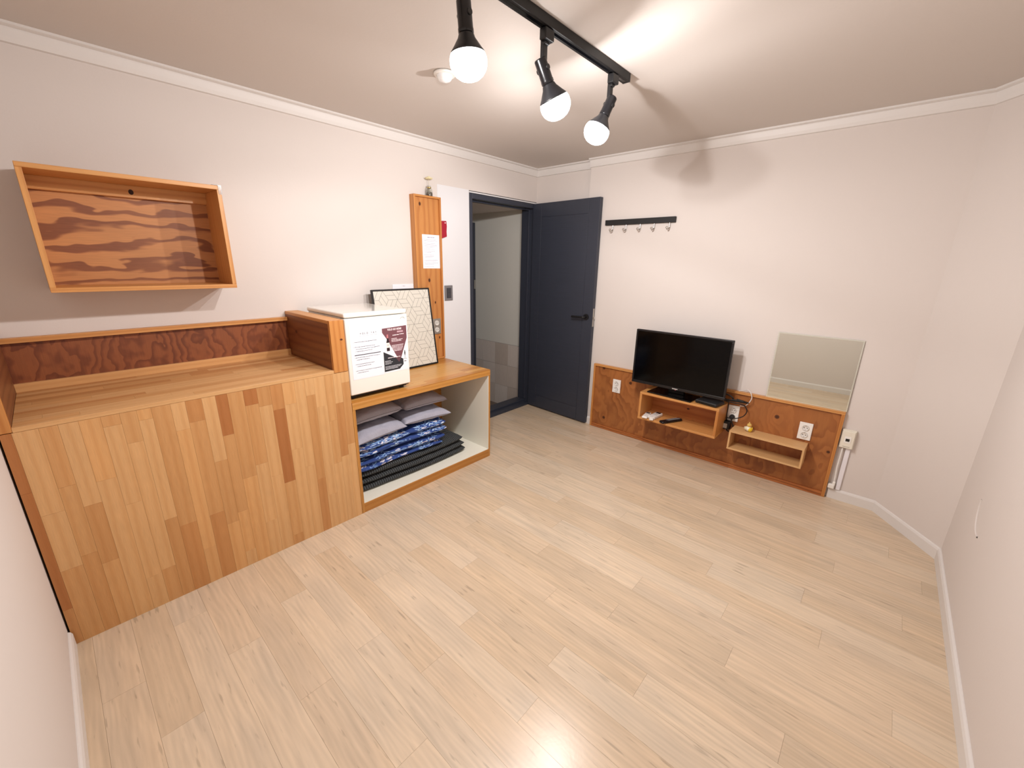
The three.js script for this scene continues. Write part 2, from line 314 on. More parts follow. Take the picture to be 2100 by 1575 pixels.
// ---------------------------------------------------------------- edge-glued staves on a flat board, as pieces of their own
// axis: 'front' = x-facing, staves upright; 'top' = y-facing, staves along z
function staves(parent, mode, a0, a1, b0, b1, c0, c1, mats, seed, w0, w1, l0, l1, extraNarrow = 1) {
  const r = rng(seed), g = 0.00022;
  let a = a0;
  while (a < a1 - 1e-6) {
    let w = mix(w0, w1, r()); if (a1 - a - w < w0 * 0.6) w = a1 - a;
    const cuts = [b0]; let b = b0 - r() * l1 * 0.9;
    while (b < b1 - 0.04) { if (b > b0 + 0.04) cuts.push(b); b += mix(l0, l1, r()); }
    cuts.push(b1);
    for (let k = 0; k + 1 < cuts.length; k++) {
      const p = cuts[k], q = cuts[k + 1];
      const lift = 0.00025 * r(), off = [r() * 4, r() * 2], m = mats[Math.floor(Math.pow(r(), 1.3) * mats.length)];
      const geo = mode === 'front' ? bb(c0, c1 + lift, p + g, q - g, a + g, a + w - g, { grain: 'y', off }) : bb(a + g, a + w - g, c0, c1 + lift, p + g, q - g, { grain: 'z', off });
      part(parent, 'stave', geo, m);
    }
    a += w;
  }
}

// ---------------------------------------------------------------- long wooden cabinet (left)
const CD = 0.583;   // common front plane
{
  const z0 = 2.234, z1 = 3.449, yt = 0.906, t = 0.02;
  const c = thing('storage_cabinet', 'tall light wood cabinet with glued stave front and recessed ledge, at left', 'cabinet', [CD / 2, 0, (z0 + z1) / 2]);
  const fp = part(c, 'front_panel', bb(CD - t, CD - 0.0075, 0, yt - 0.016, z0, z1, { grain: 'y' }), rubber[5]);
  staves(fp, 'front', z0, z1, 0, yt - 0.016, CD - 0.0075, CD - 0.0003, rubber, 101, 0.042, 0.064, 0.2, 0.62);
  const tb = part(c, 'ledge', bb(0.003, CD - 0.02, yt - 0.03, yt - 0.006, z0 + 0.07, z1 - 0.03, { grain: 'z' }), rubber[5]);
  staves(tb, 'top', 0.022, CD - 0.024, z0 + 0.078, z1 - 0.031, yt - 0.006, yt - 0.0004, rubber.slice(0, 6), 202, 0.034, 0.056, 0.3, 0.7);
  part(c, 'ledge_lip', bb(CD - 0.024, CD, yt - 0.016, yt + 0.001, z0 + 0.0775, z1 - 0.03, { r: 0.002, grain: 'z', off: [0.1, 0.3] }), rubber[0]);
  part(c, 'side_panel', bb(0.003, CD - t, 0, yt - 0.03, z0, z0 + t, { grain: 'y' }), rubber[1]);
  part(c, 'side_panel', bb(0.003, CD - t, 0, yt - 0.03, z1 - t, z1, { grain: 'y' }), rubber[1]);
  part(c, 'back_rail', bb(0.003, 0.022, yt - 0.006, yt + 0.035, z0 + 0.078, z1 - 0.03, { r: 0.001, grain: 'z', off: [0.5, 0.35] }), rubber[4]);
  part(c, 'back_panel', bb(0.001, 0.008, yt + 0.035, 1.114, z0 + 0.078, z1 - 0.03, { grain: 'y', off: [-yt - 0.02, -z0 - 0.03] }), stripPly, 'dark red-brown plywood strip');
  part(c, 'back_trim', bb(0.001, 0.034, 1.114, 1.135, z0 + 0.078, z1 - 0.03, { r: 0.0015, grain: 'z', off: [0.7, 0.2] }), pineMat);
  // raised end box between the ledge and the fridge
  const e = part(c, 'end_box', bb(0.003, CD - 0.019, yt - 0.03, 1.148, z0 + 0.002, z0 + 0.062, { grain: 'y' }), orangePineMat);
  part(e, 'inner_panel', bb(0.003, CD - 0.019, yt - 0.004, 1.15, z0 + 0.062, z0 + 0.077, { grain: 'x', off: [0.06, -0.9] }), cheekPly, 'dark brown side panel');
  const ef = part(e, 'front_board', bb(CD - 0.019, CD + 0.0005, yt - 0.014, 1.168, z0 + 0.001, z0 + 0.0772, { r: 0.0015, grain: 'y', off: [0.25, 0.18] }), orangePineMat);
  part(e, 'top_board', bb(0.003, CD - 0.019, 1.15, 1.168, z0 + 0.001, z0 + 0.0772, { r: 0.0015, grain: 'x', off: [0.2, 0.32] }), pineMat);
  const kn = new THREE.CylinderGeometry(0.0062, 0.0062, 0.0012, 14); kn.rotateZ(Math.PI / 2); kn.scale(1, 0.85, 1.2); kn.translate(CD + 0.0006, 1.066, z0 + 0.022);
  part(e, 'knot', setUV(flat(kn)), mat(0x5a2a12, 0.7), 'dark knot');
  // end board against the near wall
  const e2 = part(c, 'end_board', bb(0.003, CD - 0.019, yt - 0.004, 1.15, z1 - 0.03, z1, { grain: 'x', off: [0.4, -0.7] }), cheekPly);
  part(e2, 'front_board', bb(CD - 0.019, CD, yt - 0.014, 1.168, z1 - 0.03, z1, { r: 0.0015, grain: 'y', off: [0.1, 0.1] }), orangePineMat);
  part(e2, 'top_board', bb(0.003, CD - 0.019, 1.15, 1.168, z1 - 0.03, z1, { r: 0.0015, grain: 'x' }), pineMat);
}

// ---------------------------------------------------------------- open low cabinet with the bedding
const CZ0 = 1.147, CZ1 = 2.232, CT = 0.704;
{
  const c = thing('open_cabinet', 'low open-front wooden cabinet with white inside, holding the bedding', 'cabinet', [CD / 2, 0, (CZ0 + CZ1) / 2]);
  const whiteLam = mat(0xf1efe2, 0.45);
  const tp = part(c, 'top', bb(0.003, CD, 0.66, CT - 0.006, CZ0, CZ1, { r: 0.002, grain: 'z', off: [0.3, 0.2] }), topWood[1]);
  staves(tp, 'top', 0.003, CD - 0.0005, CZ0 + 0.0005, CZ1 - 0.0005, CT - 0.006, CT - 0.0003, topWood, 303, 0.045, 0.07, 0.3, 0.6);
  part(c, 'side_panel', bb(0.003, CD - 0.003, 0, 0.66, CZ0, CZ0 + 0.016, { grain: 'y', off: [0.2, 0.1] }), topWood[1]);
  part(c, 'side_lining', bb(0.012, CD - 0.003, 0.064, 0.66, CZ0 + 0.016, CZ0 + 0.019), whiteLam, 'cream lining inside the right side');
  part(c, 'side_panel', bb(0.003, CD - 0.001, 0, 0.66, CZ1 - 0.017, CZ1, { grain: 'y', off: [0.7, 0.2] }), topWood[1]);
  part(c, 'bottom', bb(0.003, CD - 0.001, 0, 0.061, CZ0 + 0.016, CZ1 - 0.017, { r: 0.0015, grain: 'z', off: [0.1, 0.3] }), topWood[3]);
  part(c, 'bottom_lining', bb(0.012, CD - 0.004, 0.061, 0.064, CZ0 + 0.019, CZ1 - 0.017), whiteLam, 'cream lining on the cabinet floor');
  part(c, 'back_panel', bb(0.003, 0.012, 0.061, 0.66, CZ0 + 0.016, CZ1 - 0.017, { grain: 'z', off: [0.3, 0] }), topWood[3]);
}

// ---------------------------------------------------------------- bedding
function softSlab(x0, x1, y0, y1, z0, z1, { seed = 0, amp = 0.006, n = 4, nx = 44, nz = 70, wob = 1, sag = () => 0 } = {}) {
  const cx = (x0 + x1) / 2, cy = (y0 + y1) / 2, cz = (z0 + z1) / 2, a = (x1 - x0) / 2, b = (y1 - y0) / 2, c = (z1 - z0) / 2;
  const pos = [], uv = [], idx = [];
  for (let j = 0; j <= nz; j++) {
    const w = -Math.cos(Math.PI * j / nz), wz = Math.sign(w) * Math.pow(Math.abs(w), 0.6), e = Math.pow(Math.max(0, 1 - Math.pow(Math.abs(wz), 5)), 0.5);
    for (let i = 0; i <= nx; i++) {
      const th = 2 * Math.PI * i / nx, ct = Math.cos(th), s = Math.sin(th), ex = Math.sign(ct) * Math.pow(Math.abs(ct), 0.42), ey = Math.sign(s) * Math.pow(Math.abs(s), 0.75);
      const z = cz + c * wz, k = 0.55 + 0.45 * e;
      let x = cx + a * ex * (0.93 + 0.07 * e), y = cy + b * ey * (j === 0 || j === nz ? 0 : k * Math.pow(e, 0.35));
      const d = amp * (fbm(z * 9 + seed, ex * 2 + seed, ey * 1.5, 3));
      x += d * 2.2 * ct + 0.007 * wob * Math.sin(z * 7 + seed * 2.1) * Math.max(0, ct); y = cy + (y - cy) * (1 + 0.16 * wob * Math.sin(z * 9 + seed * 1.3)) + d * 1.2 + sag(z, x);
      pos.push(x, y, z); uv.push(z + seed * 0.137, (th / 6.283) * (2 * a + 2 * b) * 1.3 + seed * 0.071);
    }
  }
  for (let j = 0; j < nz; j++) for (let i = 0; i < nx; i++) { const p = j * (nx + 1) + i, q = p + nx + 1; idx.push(p, p + 1, q, q, p + 1, q + 1); }
  const g = new THREE.BufferGeometry(); g.setAttribute('position', new THREE.Float32BufferAttribute(pos, 3)); g.setAttribute('uv', new THREE.Float32BufferAttribute(uv, 2)); g.setIndex(idx); g.computeVertexNormals();
  return g;
}
const ribTex = tex(512, 512, 0.12, 0.12, (u, v) => {
  const c = Math.pow(0.5 + 0.5 * Math.sin(u * 6.283 / 0.015 + 0.9 * Math.sin(v * 6.283 / 0.03)), 1.4), r = 0.6 + 0.4 * Math.sin(v * 6.283 / 0.006 + 2 * N(u * 90, v * 30)), n = 1 + 0.25 * fbm(u * 120, v * 120, 3, 2);
  const s = (0.4 + 1.0 * c * r) * n; return [82 * s, 87 * s, 90 * s];
}, THREE.RepeatWrapping);
const ribBump = tex(256, 256, 0.12, 0.12, (u, v) => { const s = 255 * (0.5 + 0.5 * Math.sin(u * 6.283 / 0.015 + 0.9 * Math.sin(v * 6.283 / 0.03))); return [s, s, s]; }, THREE.RepeatWrapping, false);
const matFabric = mat(0xffffff, 0.9, { map: ribTex, bumpMap: ribBump, bumpScale: 0.0025 });
const floral = canvasTex(1024, 1024, (g, w, h) => {
  g.fillStyle = 'rgb(46,72,138)'; g.fillRect(0, 0, w, h);
  const r = rng(77);
  for (let i = 0; i < 9000; i++) { g.fillStyle = r() < 0.5 ? 'rgba(30,52,110,.25)' : 'rgba(70,98,165,.22)'; g.fillRect(r() * w, r() * h, 3, 1.5); }
  const leaf = (x, y, a, l, c) => { g.save(); g.translate(x, y); g.rotate(a); g.fillStyle = c; g.beginPath(); g.moveTo(0, 0); g.quadraticCurveTo(l * 0.4, -l * 0.3, l, 0); g.quadraticCurveTo(l * 0.4, l * 0.3, 0, 0); g.fill(); g.restore(); };
  const wrap = (f) => { for (const dx of [-w, 0, w]) for (const dy of [-h, 0, h]) f(dx, dy); };
  for (let i = 0; i < 40; i++) {
    const x = r() * w, y = r() * h, a = r() * 6.28, cols = ['rgb(150,186,226)', 'rgb(122,160,210)', 'rgb(178,206,236)'], cc = cols[Math.floor(r() * 3)], bend = (r() - 0.5) * 1.6, kind = r(), ls = [0, 1, 2, 3].map(() => r()), bs = [...Array(9)].map(() => [r(), r()]);
    wrap((dx, dy) => {
      g.save(); g.translate(x + dx, y + dy); g.rotate(a);
      g.strokeStyle = 'rgb(170,192,222)'; g.lineWidth = 5; g.beginPath(); g.moveTo(0, 0); g.quadraticCurveTo(70, bend * 40, 150, bend * 90); g.stroke();
      for (let k = 0; k < 4; k++) leaf(30 + k * 36, bend * (10 + 20 * k), (k % 2 ? 0.8 : -0.8) + bend * 0.5, 62 + 26 * ls[k], cc);
      leaf(150, bend * 90, bend * 0.7, 78, cc);
      if (kind < 0.6) for (const [p, q] of bs) { g.fillStyle = 'rgb(232,230,238)'; g.beginPath(); g.arc(-20 + 62 * (p - 0.5), 62 * (q - 0.5), 12, 0, 7); g.fill(); g.fillStyle = 'rgb(150,120,150)'; g.beginPath(); g.arc(-20 + 62 * (p - 0.5), 62 * (q - 0.5), 3.5, 0, 7); g.fill(); }
      g.restore();
    });
  }
}, 0.56, 0.56, THREE.RepeatWrapping);
const clothBump = tex(256, 256, 0.25, 0.25, (u, v) => { const s = 128 + 150 * fbm(u * 22, v * 22, 9, 4); return [s, s, s]; }, THREE.MirroredRepeatWrapping, false);
const floralMat = mat(0xffffff, 0.85, { map: floral, bumpMap: clothBump, bumpScale: 0.004, sheen: 0.2 });
const linenTex = tex(512, 512, 0.25, 0.25, (u, v) => { const s = 1 + 0.05 * N(u * 900, v * 120) + 0.05 * N(u * 120, v * 900, 3) + 0.06 * fbm(u * 14, v * 14, 6, 3); return [166 * s, 166 * s, 180 * s]; });
const linenMat = mat(0xffffff, 0.9, { map: linenTex, bumpMap: clothBump, bumpScale: 0.005 });
{
  const sag = (z) => 0.0022 * Math.sin(z * 11) + 0.0015 * Math.sin(z * 23 + 1);
  const m = thing('floor_mat', 'charcoal ribbed sleeping mat folded in layers at the bottom of the pile', 'mat', [0.27, 0.064, 1.75]);
  part(m, 'fold', softSlab(0.05, 0.49, 0.064, 0.112, 1.308, 2.205, { seed: 1, amp: 0.005 }), matFabric);
  part(m, 'fold', softSlab(0.05, 0.492, 0.110, 0.156, 1.318, 2.203, { seed: 4, amp: 0.006, sag: (z) => 0.4 * sag(z) }), matFabric);
  part(m, 'fold', softSlab(0.05, 0.485, 0.154, 0.204, 1.33, 2.203, { seed: 7, amp: 0.006, sag: (z) => 0.5 * sag(z) }), matFabric);
  const d1 = thing('duvet', 'lower blue floral quilt folded on the charcoal mat', 'quilt', [0.27, 0.2, 1.84], { group: 'folded blue floral quilts' });
  part(d1, 'fold', softSlab(0.06, 0.487, 0.199, 0.244, 1.53, 2.2, { seed: 11, amp: 0.01, sag }), floralMat);
  part(d1, 'fold', softSlab(0.06, 0.49, 0.242, 0.283, 1.508, 2.2, { seed: 14, amp: 0.01, sag }), floralMat);
  const d2 = thing('duvet', 'upper blue floral quilt lying right under the grey cushions', 'quilt', [0.27, 0.29, 1.84], { group: 'folded blue floral quilts' });
  part(d2, 'fold', softSlab(0.06, 0.496, 0.298, 0.346, 1.495, 2.2, { seed: 17, amp: 0.012, sag }), floralMat);
  part(d2, 'fold', softSlab(0.06, 0.492, 0.342, 0.386, 1.80, 2.2, { seed: 21, amp: 0.01, sag }), floralMat);
  part(d2, 'fold', softSlab(0.06, 0.488, 0.342, 0.394, 1.5, 1.82, { seed: 25, amp: 0.01, sag, nz: 44 }), floralMat);
}
function cushion(label, x, y, z, w, d, t, tiltX, tiltZ, turn, seed) {
  const n = 44, pos = [], uv = [], idx = [];
  for (const side of [1, -1]) {
    const b = pos.length / 3;
    for (let j = 0; j <= n; j++) for (let i = 0; i <= n; i++) {
      const u = -1 + 2 * i / n, v = -1 + 2 * j / n, e = Math.pow(Math.max(0, (1 - u * u) * (1 - v * v)), 0.34);
      const px = u * d / 2 * (1 - 0.07 * (1 - v * v)), pz = v * w / 2 * (1 - 0.07 * (1 - u * u));
      const wr = 0.012 * fbm(u * 2.6 + seed, v * 2.6, seed, 3) * Math.pow(e, 0.6) + 0.004 * N(u * 7 + seed, v * 2) * (1 - e);
      pos.push(px, side * t / 2 * e * (side > 0 ? 1.1 : 0.72) + wr + 0.006 * Math.sin(u * 3 + seed) * (1 - e), pz); uv.push(px, pz);
    }
    for (let j = 0; j < n; j++) for (let i = 0; i < n; i++) { const p = b + j * (n + 1) + i, q = p + n + 1; side > 0 ? idx.push(p, q, p + 1, q, q + 1, p + 1) : idx.push(p, p + 1, q, q, p + 1, q + 1); }
  }
  const g = new THREE.BufferGeometry(); g.setAttribute('position', new THREE.Float32BufferAttribute(pos, 3)); g.setAttribute('uv', new THREE.Float32BufferAttribute(uv, 2)); g.setIndex(idx); g.computeVertexNormals();
  const c = thing('cushion', label, 'cushion', [x, y, z], { group: 'grey cushions on the bedding' });
  c.rotation.set(tiltX, turn, tiltZ);
  const body = partL(c, 'cover', g, linenMat);
  const seam = []; for (let k = 0; k <= 60; k++) { const a = k / 60 * 4, s = Math.floor(a) % 4, f = (a % 1) * 2 - 1, [u, v] = [[f, -1], [1, f], [-f, 1], [-1, -f]][s]; seam.push([u * d / 2 * (1 - 0.07 * (1 - v * v)), 0.006 * Math.sin(u * 3 + seed), v * w / 2 * (1 - 0.07 * (1 - u * u))]); }
  partL(c, 'seam', tube(seam, 0.0018, 120, 6), linenMat);
}
cushion('grey cushion at lower left of the pile, above the blue quilts', 0.335, 0.432, 2.023, 0.355, 0.36, 0.1, 0.05, -0.03, 0.04, 1.2);
cushion('grey cushion at lower right of the pile, above the blue quilts', 0.325, 0.438, 1.65, 0.37, 0.36, 0.095, -0.03, -0.03, -0.05, 3.7);
cushion('grey cushion at upper left of the pile, under the cabinet top', 0.30, 0.548, 2.024, 0.345, 0.38, 0.11, 0.05, -0.03, -0.03, 5.9);
cushion('grey cushion at upper right of the pile, under the cabinet top', 0.295, 0.543, 1.662, 0.36, 0.38, 0.1, -0.04, -0.03, 0.04, 8.3);

// ---------------------------------------------------------------- mini fridge
const FX = 0.55, FZ0 = 1.822, FZ1 = 2.215, FY0 = 0.734, FY1 = 1.19;
{
  const f = thing('mini_fridge', 'small white refrigerator on the open cabinet, with two sheets on its door', 'refrigerator', [0.32, CT, (FZ0 + FZ1) / 2]);
  const w = mat(0xefece4, 0.28, { clearcoat: 0.3, clearcoatRoughness: 0.2 });
  part(f, 'body', bb(0.09, FX - 0.05, FY0 + 0.01, FY1 - 0.022, FZ0 + 0.004, FZ1 - 0.004, { r: 0.006 }), w);
  part(f, 'top', bb(0.085, FX - 0.004, FY1 - 0.022, FY1 + 0.004, FZ0, FZ1, { r: 0.009, seg: 3 }), mat(0xf1eee7, 0.12, { clearcoat: 0.6, clearcoatRoughness: 0.08 }), 'glossy white top');
  part(f, 'door', bb(FX - 0.046, FX, FY0, FY1 - 0.025, FZ0, FZ1, { r: 0.007, seg: 3 }), w);
  part(f, 'gasket', bb(FX - 0.05, FX - 0.046, FY0 + 0.02, FY1 - 0.04, FZ0 + 0.01, FZ1 - 0.01), mat(0x9c978c, 0.8));
  part(f, 'base', bb(0.11, FX - 0.03, CT + 0.012, FY0 + 0.01, FZ0 + 0.012, FZ1 - 0.012), blackMatte, 'black base');
  for (const x of [0.14, FX - 0.055]) for (const z of [FZ0 + 0.035, FZ1 - 0.035]) { const g = new THREE.CylinderGeometry(0.014, 0.016, 0.014, 16); g.translate(x, CT + 0.0072, z); part(f, 'foot', setUV(flat(g)), blackMatte); }
  part(f, 'hinge_cap', bb(FX - 0.045, FX - 0.012, FY0 - 0.008, FY0, FZ0 + 0.006, FZ0 + 0.04, { r: 0.002 }), mat(0x3c3a38, 0.5));
  const arc = new THREE.TorusGeometry(0.016, 0.0011, 6, 24, 2.3); arc.rotateZ(0.42); arc.rotateY(Math.PI / 2); arc.translate(FX + 0.0004, FY1 - 0.058, FZ0 + 0.034);
  part(f, 'emblem', setUV(flat(arc)), mat(0x8d8c8a, 0.4, { metalness: 0.6 }), 'thin grey arc emblem');
}
function sheetX(name, label, x, y0, y1, z0, z1, map, thick = 0.0008, rough = 0.75, category = 'sheet') {   // flat paper facing +x
  const g = new THREE.BoxGeometry(thick, y1 - y0, z1 - z0);
  const f = mat(0xffffff, rough, { map }), e = paperMat, m = new THREE.Mesh(g, [f, e, e, e, e, e]);
  m.name = numbered(name); m.position.set(x + thick / 2, (y0 + y1) / 2, (z0 + z1) / 2); m.castShadow = m.receiveShadow = true; m.userData = { label, category }; scene.add(m); return m;
}
const bars = (g, x, y, w, h, r, gap = 0.35) => { let p = x; while (p < x + w) { const l = h * (1.2 + 3.2 * r()); g.fillRect(p, y, Math.min(l, x + w - p), h * (0.7 + 0.3 * r())); p += l + h * gap * (1 + r()); } };
{
  const rules = canvasTex(512, 736, (g, w, h) => {
    const r = rng(3); g.fillStyle = 'rgb(238,239,247)'; g.fillRect(0, 0, w, h);
    g.fillStyle = 'rgb(44,46,56)'; g.font = 'bold 34px sans-serif'; const t = 'YOLO 101'; let x = 160; for (const c of t) { g.fillText(c, x, 128); x += 36; }
    g.fillStyle = 'rgb(150,152,165)'; bars(g, 150, 146, 300, 4, r);
    g.fillStyle = 'rgb(96,98,112)';
    for (const [y, x0, ww] of [[222, 62, 362], [288, 62, 330], [318, 84, 310], [348, 84, 262], [432, 62, 400], [462, 84, 206], [524, 62, 300], [552, 84, 220], [614, 62, 420], [642, 84, 170]]) { g.fillRect(x0 - 14, y + 1, 5, 6); bars(g, x0, y, ww, 8, r); }
    g.fillRect(380, 314, 90, 6); g.fillStyle = 'rgb(58,60,70)'; g.fillRect(52, 396, 430, 11);
  });
  sheetX('notice_sheet', 'white printed sheet of house rules on the left of the fridge door', FX + 0.0002, 0.822, 1.126, 2.002, 2.193, rules, 0.0007, 0.75);
  const wine = canvasTex(512, 736, (g, w, h) => {
    const r = rng(8); g.fillStyle = 'rgb(238,238,244)'; g.fillRect(0, 0, w, h);
    const poly = (c, p) => { g.fillStyle = c; g.beginPath(); p.forEach(([x, y], i) => (i ? g.lineTo(x, y) : g.moveTo(x, y))); g.closePath(); g.fill(); };
    poly('rgb(112,68,76)', [[14, 92], [500, 78], [500, 262], [372, 524], [330, 600], [108, 262], [14, 150]]);
    poly('rgb(38,40,46)', [[14, 424], [238, 522], [318, 604], [348, 540], [404, 566], [404, 648], [322, 708], [14, 716]]);
    poly('rgb(90,58,64)', [[238, 522], [356, 552], [318, 604]]);
    g.fillStyle = 'rgb(246,240,242)'; g.font = 'bold 40px sans-serif'; g.fillText('YOLO GO WINE', 118, 130, 282);
    g.fillStyle = 'rgb(196,160,170)'; g.fillRect(306, 146, 122, 22); g.fillStyle = 'rgb(240,226,230)';
    bars(g, 214, 196, 130, 13, r); bars(g, 356, 190, 84, 13, r);
    for (const [y, x0, ww] of [[246, 186, 110], [266, 186, 226], [286, 186, 200], [344, 186, 238], [364, 186, 226], [384, 192, 218], [404, 200, 200], [424, 206, 180]]) bars(g, x0, y, ww, 10, r, 0.2);
    bars(g, 96, 516, 250, 12, r); g.fillStyle = 'rgb(214,214,220)';
    for (const [y, x0, ww] of [[560, 34, 112], [580, 34, 150], [600, 34, 120], [640, 34, 330], [658, 34, 300], [676, 34, 250]]) bars(g, x0, y, ww, 9, r, 0.2);
    // wine bottle
    g.fillStyle = 'rgb(196,120,126)'; g.fillRect(98, 182, 28, 52); poly('rgb(38,16,22)', [[98, 234], [126, 234], [134, 268], [144, 290], [144, 420], [84, 420], [84, 290], [92, 268]]);
    g.fillStyle = 'rgb(232,222,218)'; g.fillRect(84, 300, 60, 72); g.fillStyle = 'rgb(170,150,146)'; g.fillRect(90, 330, 48, 6);
    poly('rgb(60,62,66)', [[438, 440], [446, 440], [456, 480], [448, 520], [436, 520], [428, 480]]); g.fillStyle = 'rgb(120,120,124)'; g.fillRect(438, 520, 8, 40); g.fillRect(412, 566, 70, 5); g.fillStyle = 'rgb(60,60,64)'; g.fillRect(420, 600, 44, 10);
  });
  sheetX('wine_poster', 'maroon and black wine poster on the right of the fridge door', FX + 0.0002, 0.826, 1.13, 1.829, 2.0015, wine, 0.0006, 0.6, 'poster');
}

// ---------------------------------------------------------------- framed print leaning on the wall
{
  const W = 0.477, HH = 0.576, T = 0.018, b = 0.011, lean = Math.asin(0.086 / HH);
  const a = thing('framed_print', 'black framed print of thin geometric lines leaning behind the fridge', 'picture', [0.164, CT + 0.0032, 1.539]);
  a.rotation.set(0, 0, lean);
  const art = canvasTex(1024, 1280, (g, w, h) => {
    g.fillStyle = 'rgb(214,210,200)'; g.fillRect(0, 0, w, h); g.strokeStyle = 'rgb(112,110,104)'; g.lineWidth = 4;
    const s = 165, dx = s * Math.sqrt(3) / 2;   // hexagons split in three rhombi, each rhombus crossed by parallel lines
    const L = (x0, y0, x1, y1) => { g.beginPath(); g.moveTo(x0, y0); g.lineTo(x1, y1); g.stroke(); };
    for (let j = -1; j < 11; j++) for (let i = -1; i < 11; i++) {
      const y = j * dx, x = i * 3 * s + (j % 2 ? 1.5 * s : 0), V = [...Array(6)].map((_, k) => [x + s * Math.cos(k * Math.PI / 3), y + s * Math.sin(k * Math.PI / 3)]);
      for (let k = 0; k < 6; k++) { const p = V[k], q = V[(k + 1) % 6]; L(p[0], p[1], q[0], q[1]); }
      for (const k of [0, 2, 4]) {
        L(x, y, V[k][0], V[k][1]);
        const A = V[k], B = V[(k + 1) % 6], C = V[(k + 2) % 6];
        for (const f of [0.5]) L(mix(x, A[0], f), mix(y, A[1], f), mix(C[0], B[0], f), mix(C[1], B[1], f));
      }
    }
  });
  // local frame: x out of the picture, y up, z along
  partL(a, 'backing', bb(-T, -0.006, 0.004, HH - 0.004, -W / 2 + 0.004, W / 2 - 0.004), blackMatte);
  const fg = new THREE.BoxGeometry(0.002, HH - 2 * b, W - 2 * b); fg.translate(-0.005, HH / 2, 0);
  const pm = mat(0xffffff, 0.5, { map: art }); const pr = new THREE.Mesh(fg, [pm, blackMatte, blackMatte, blackMatte, blackMatte, blackMatte]); pr.name = 'print'; pr.castShadow = pr.receiveShadow = true; a.add(pr);
  for (const [y0, y1, z0, z1] of [[0, b, -W / 2, W / 2], [HH - b, HH, -W / 2, W / 2], [b, HH - b, -W / 2, -W / 2 + b], [b, HH - b, W / 2 - b, W / 2]]) partL(a, 'frame_bar', bb(-T, 0, y0, y1, z0, z1, { r: 0.0015 }), blackMat);
}

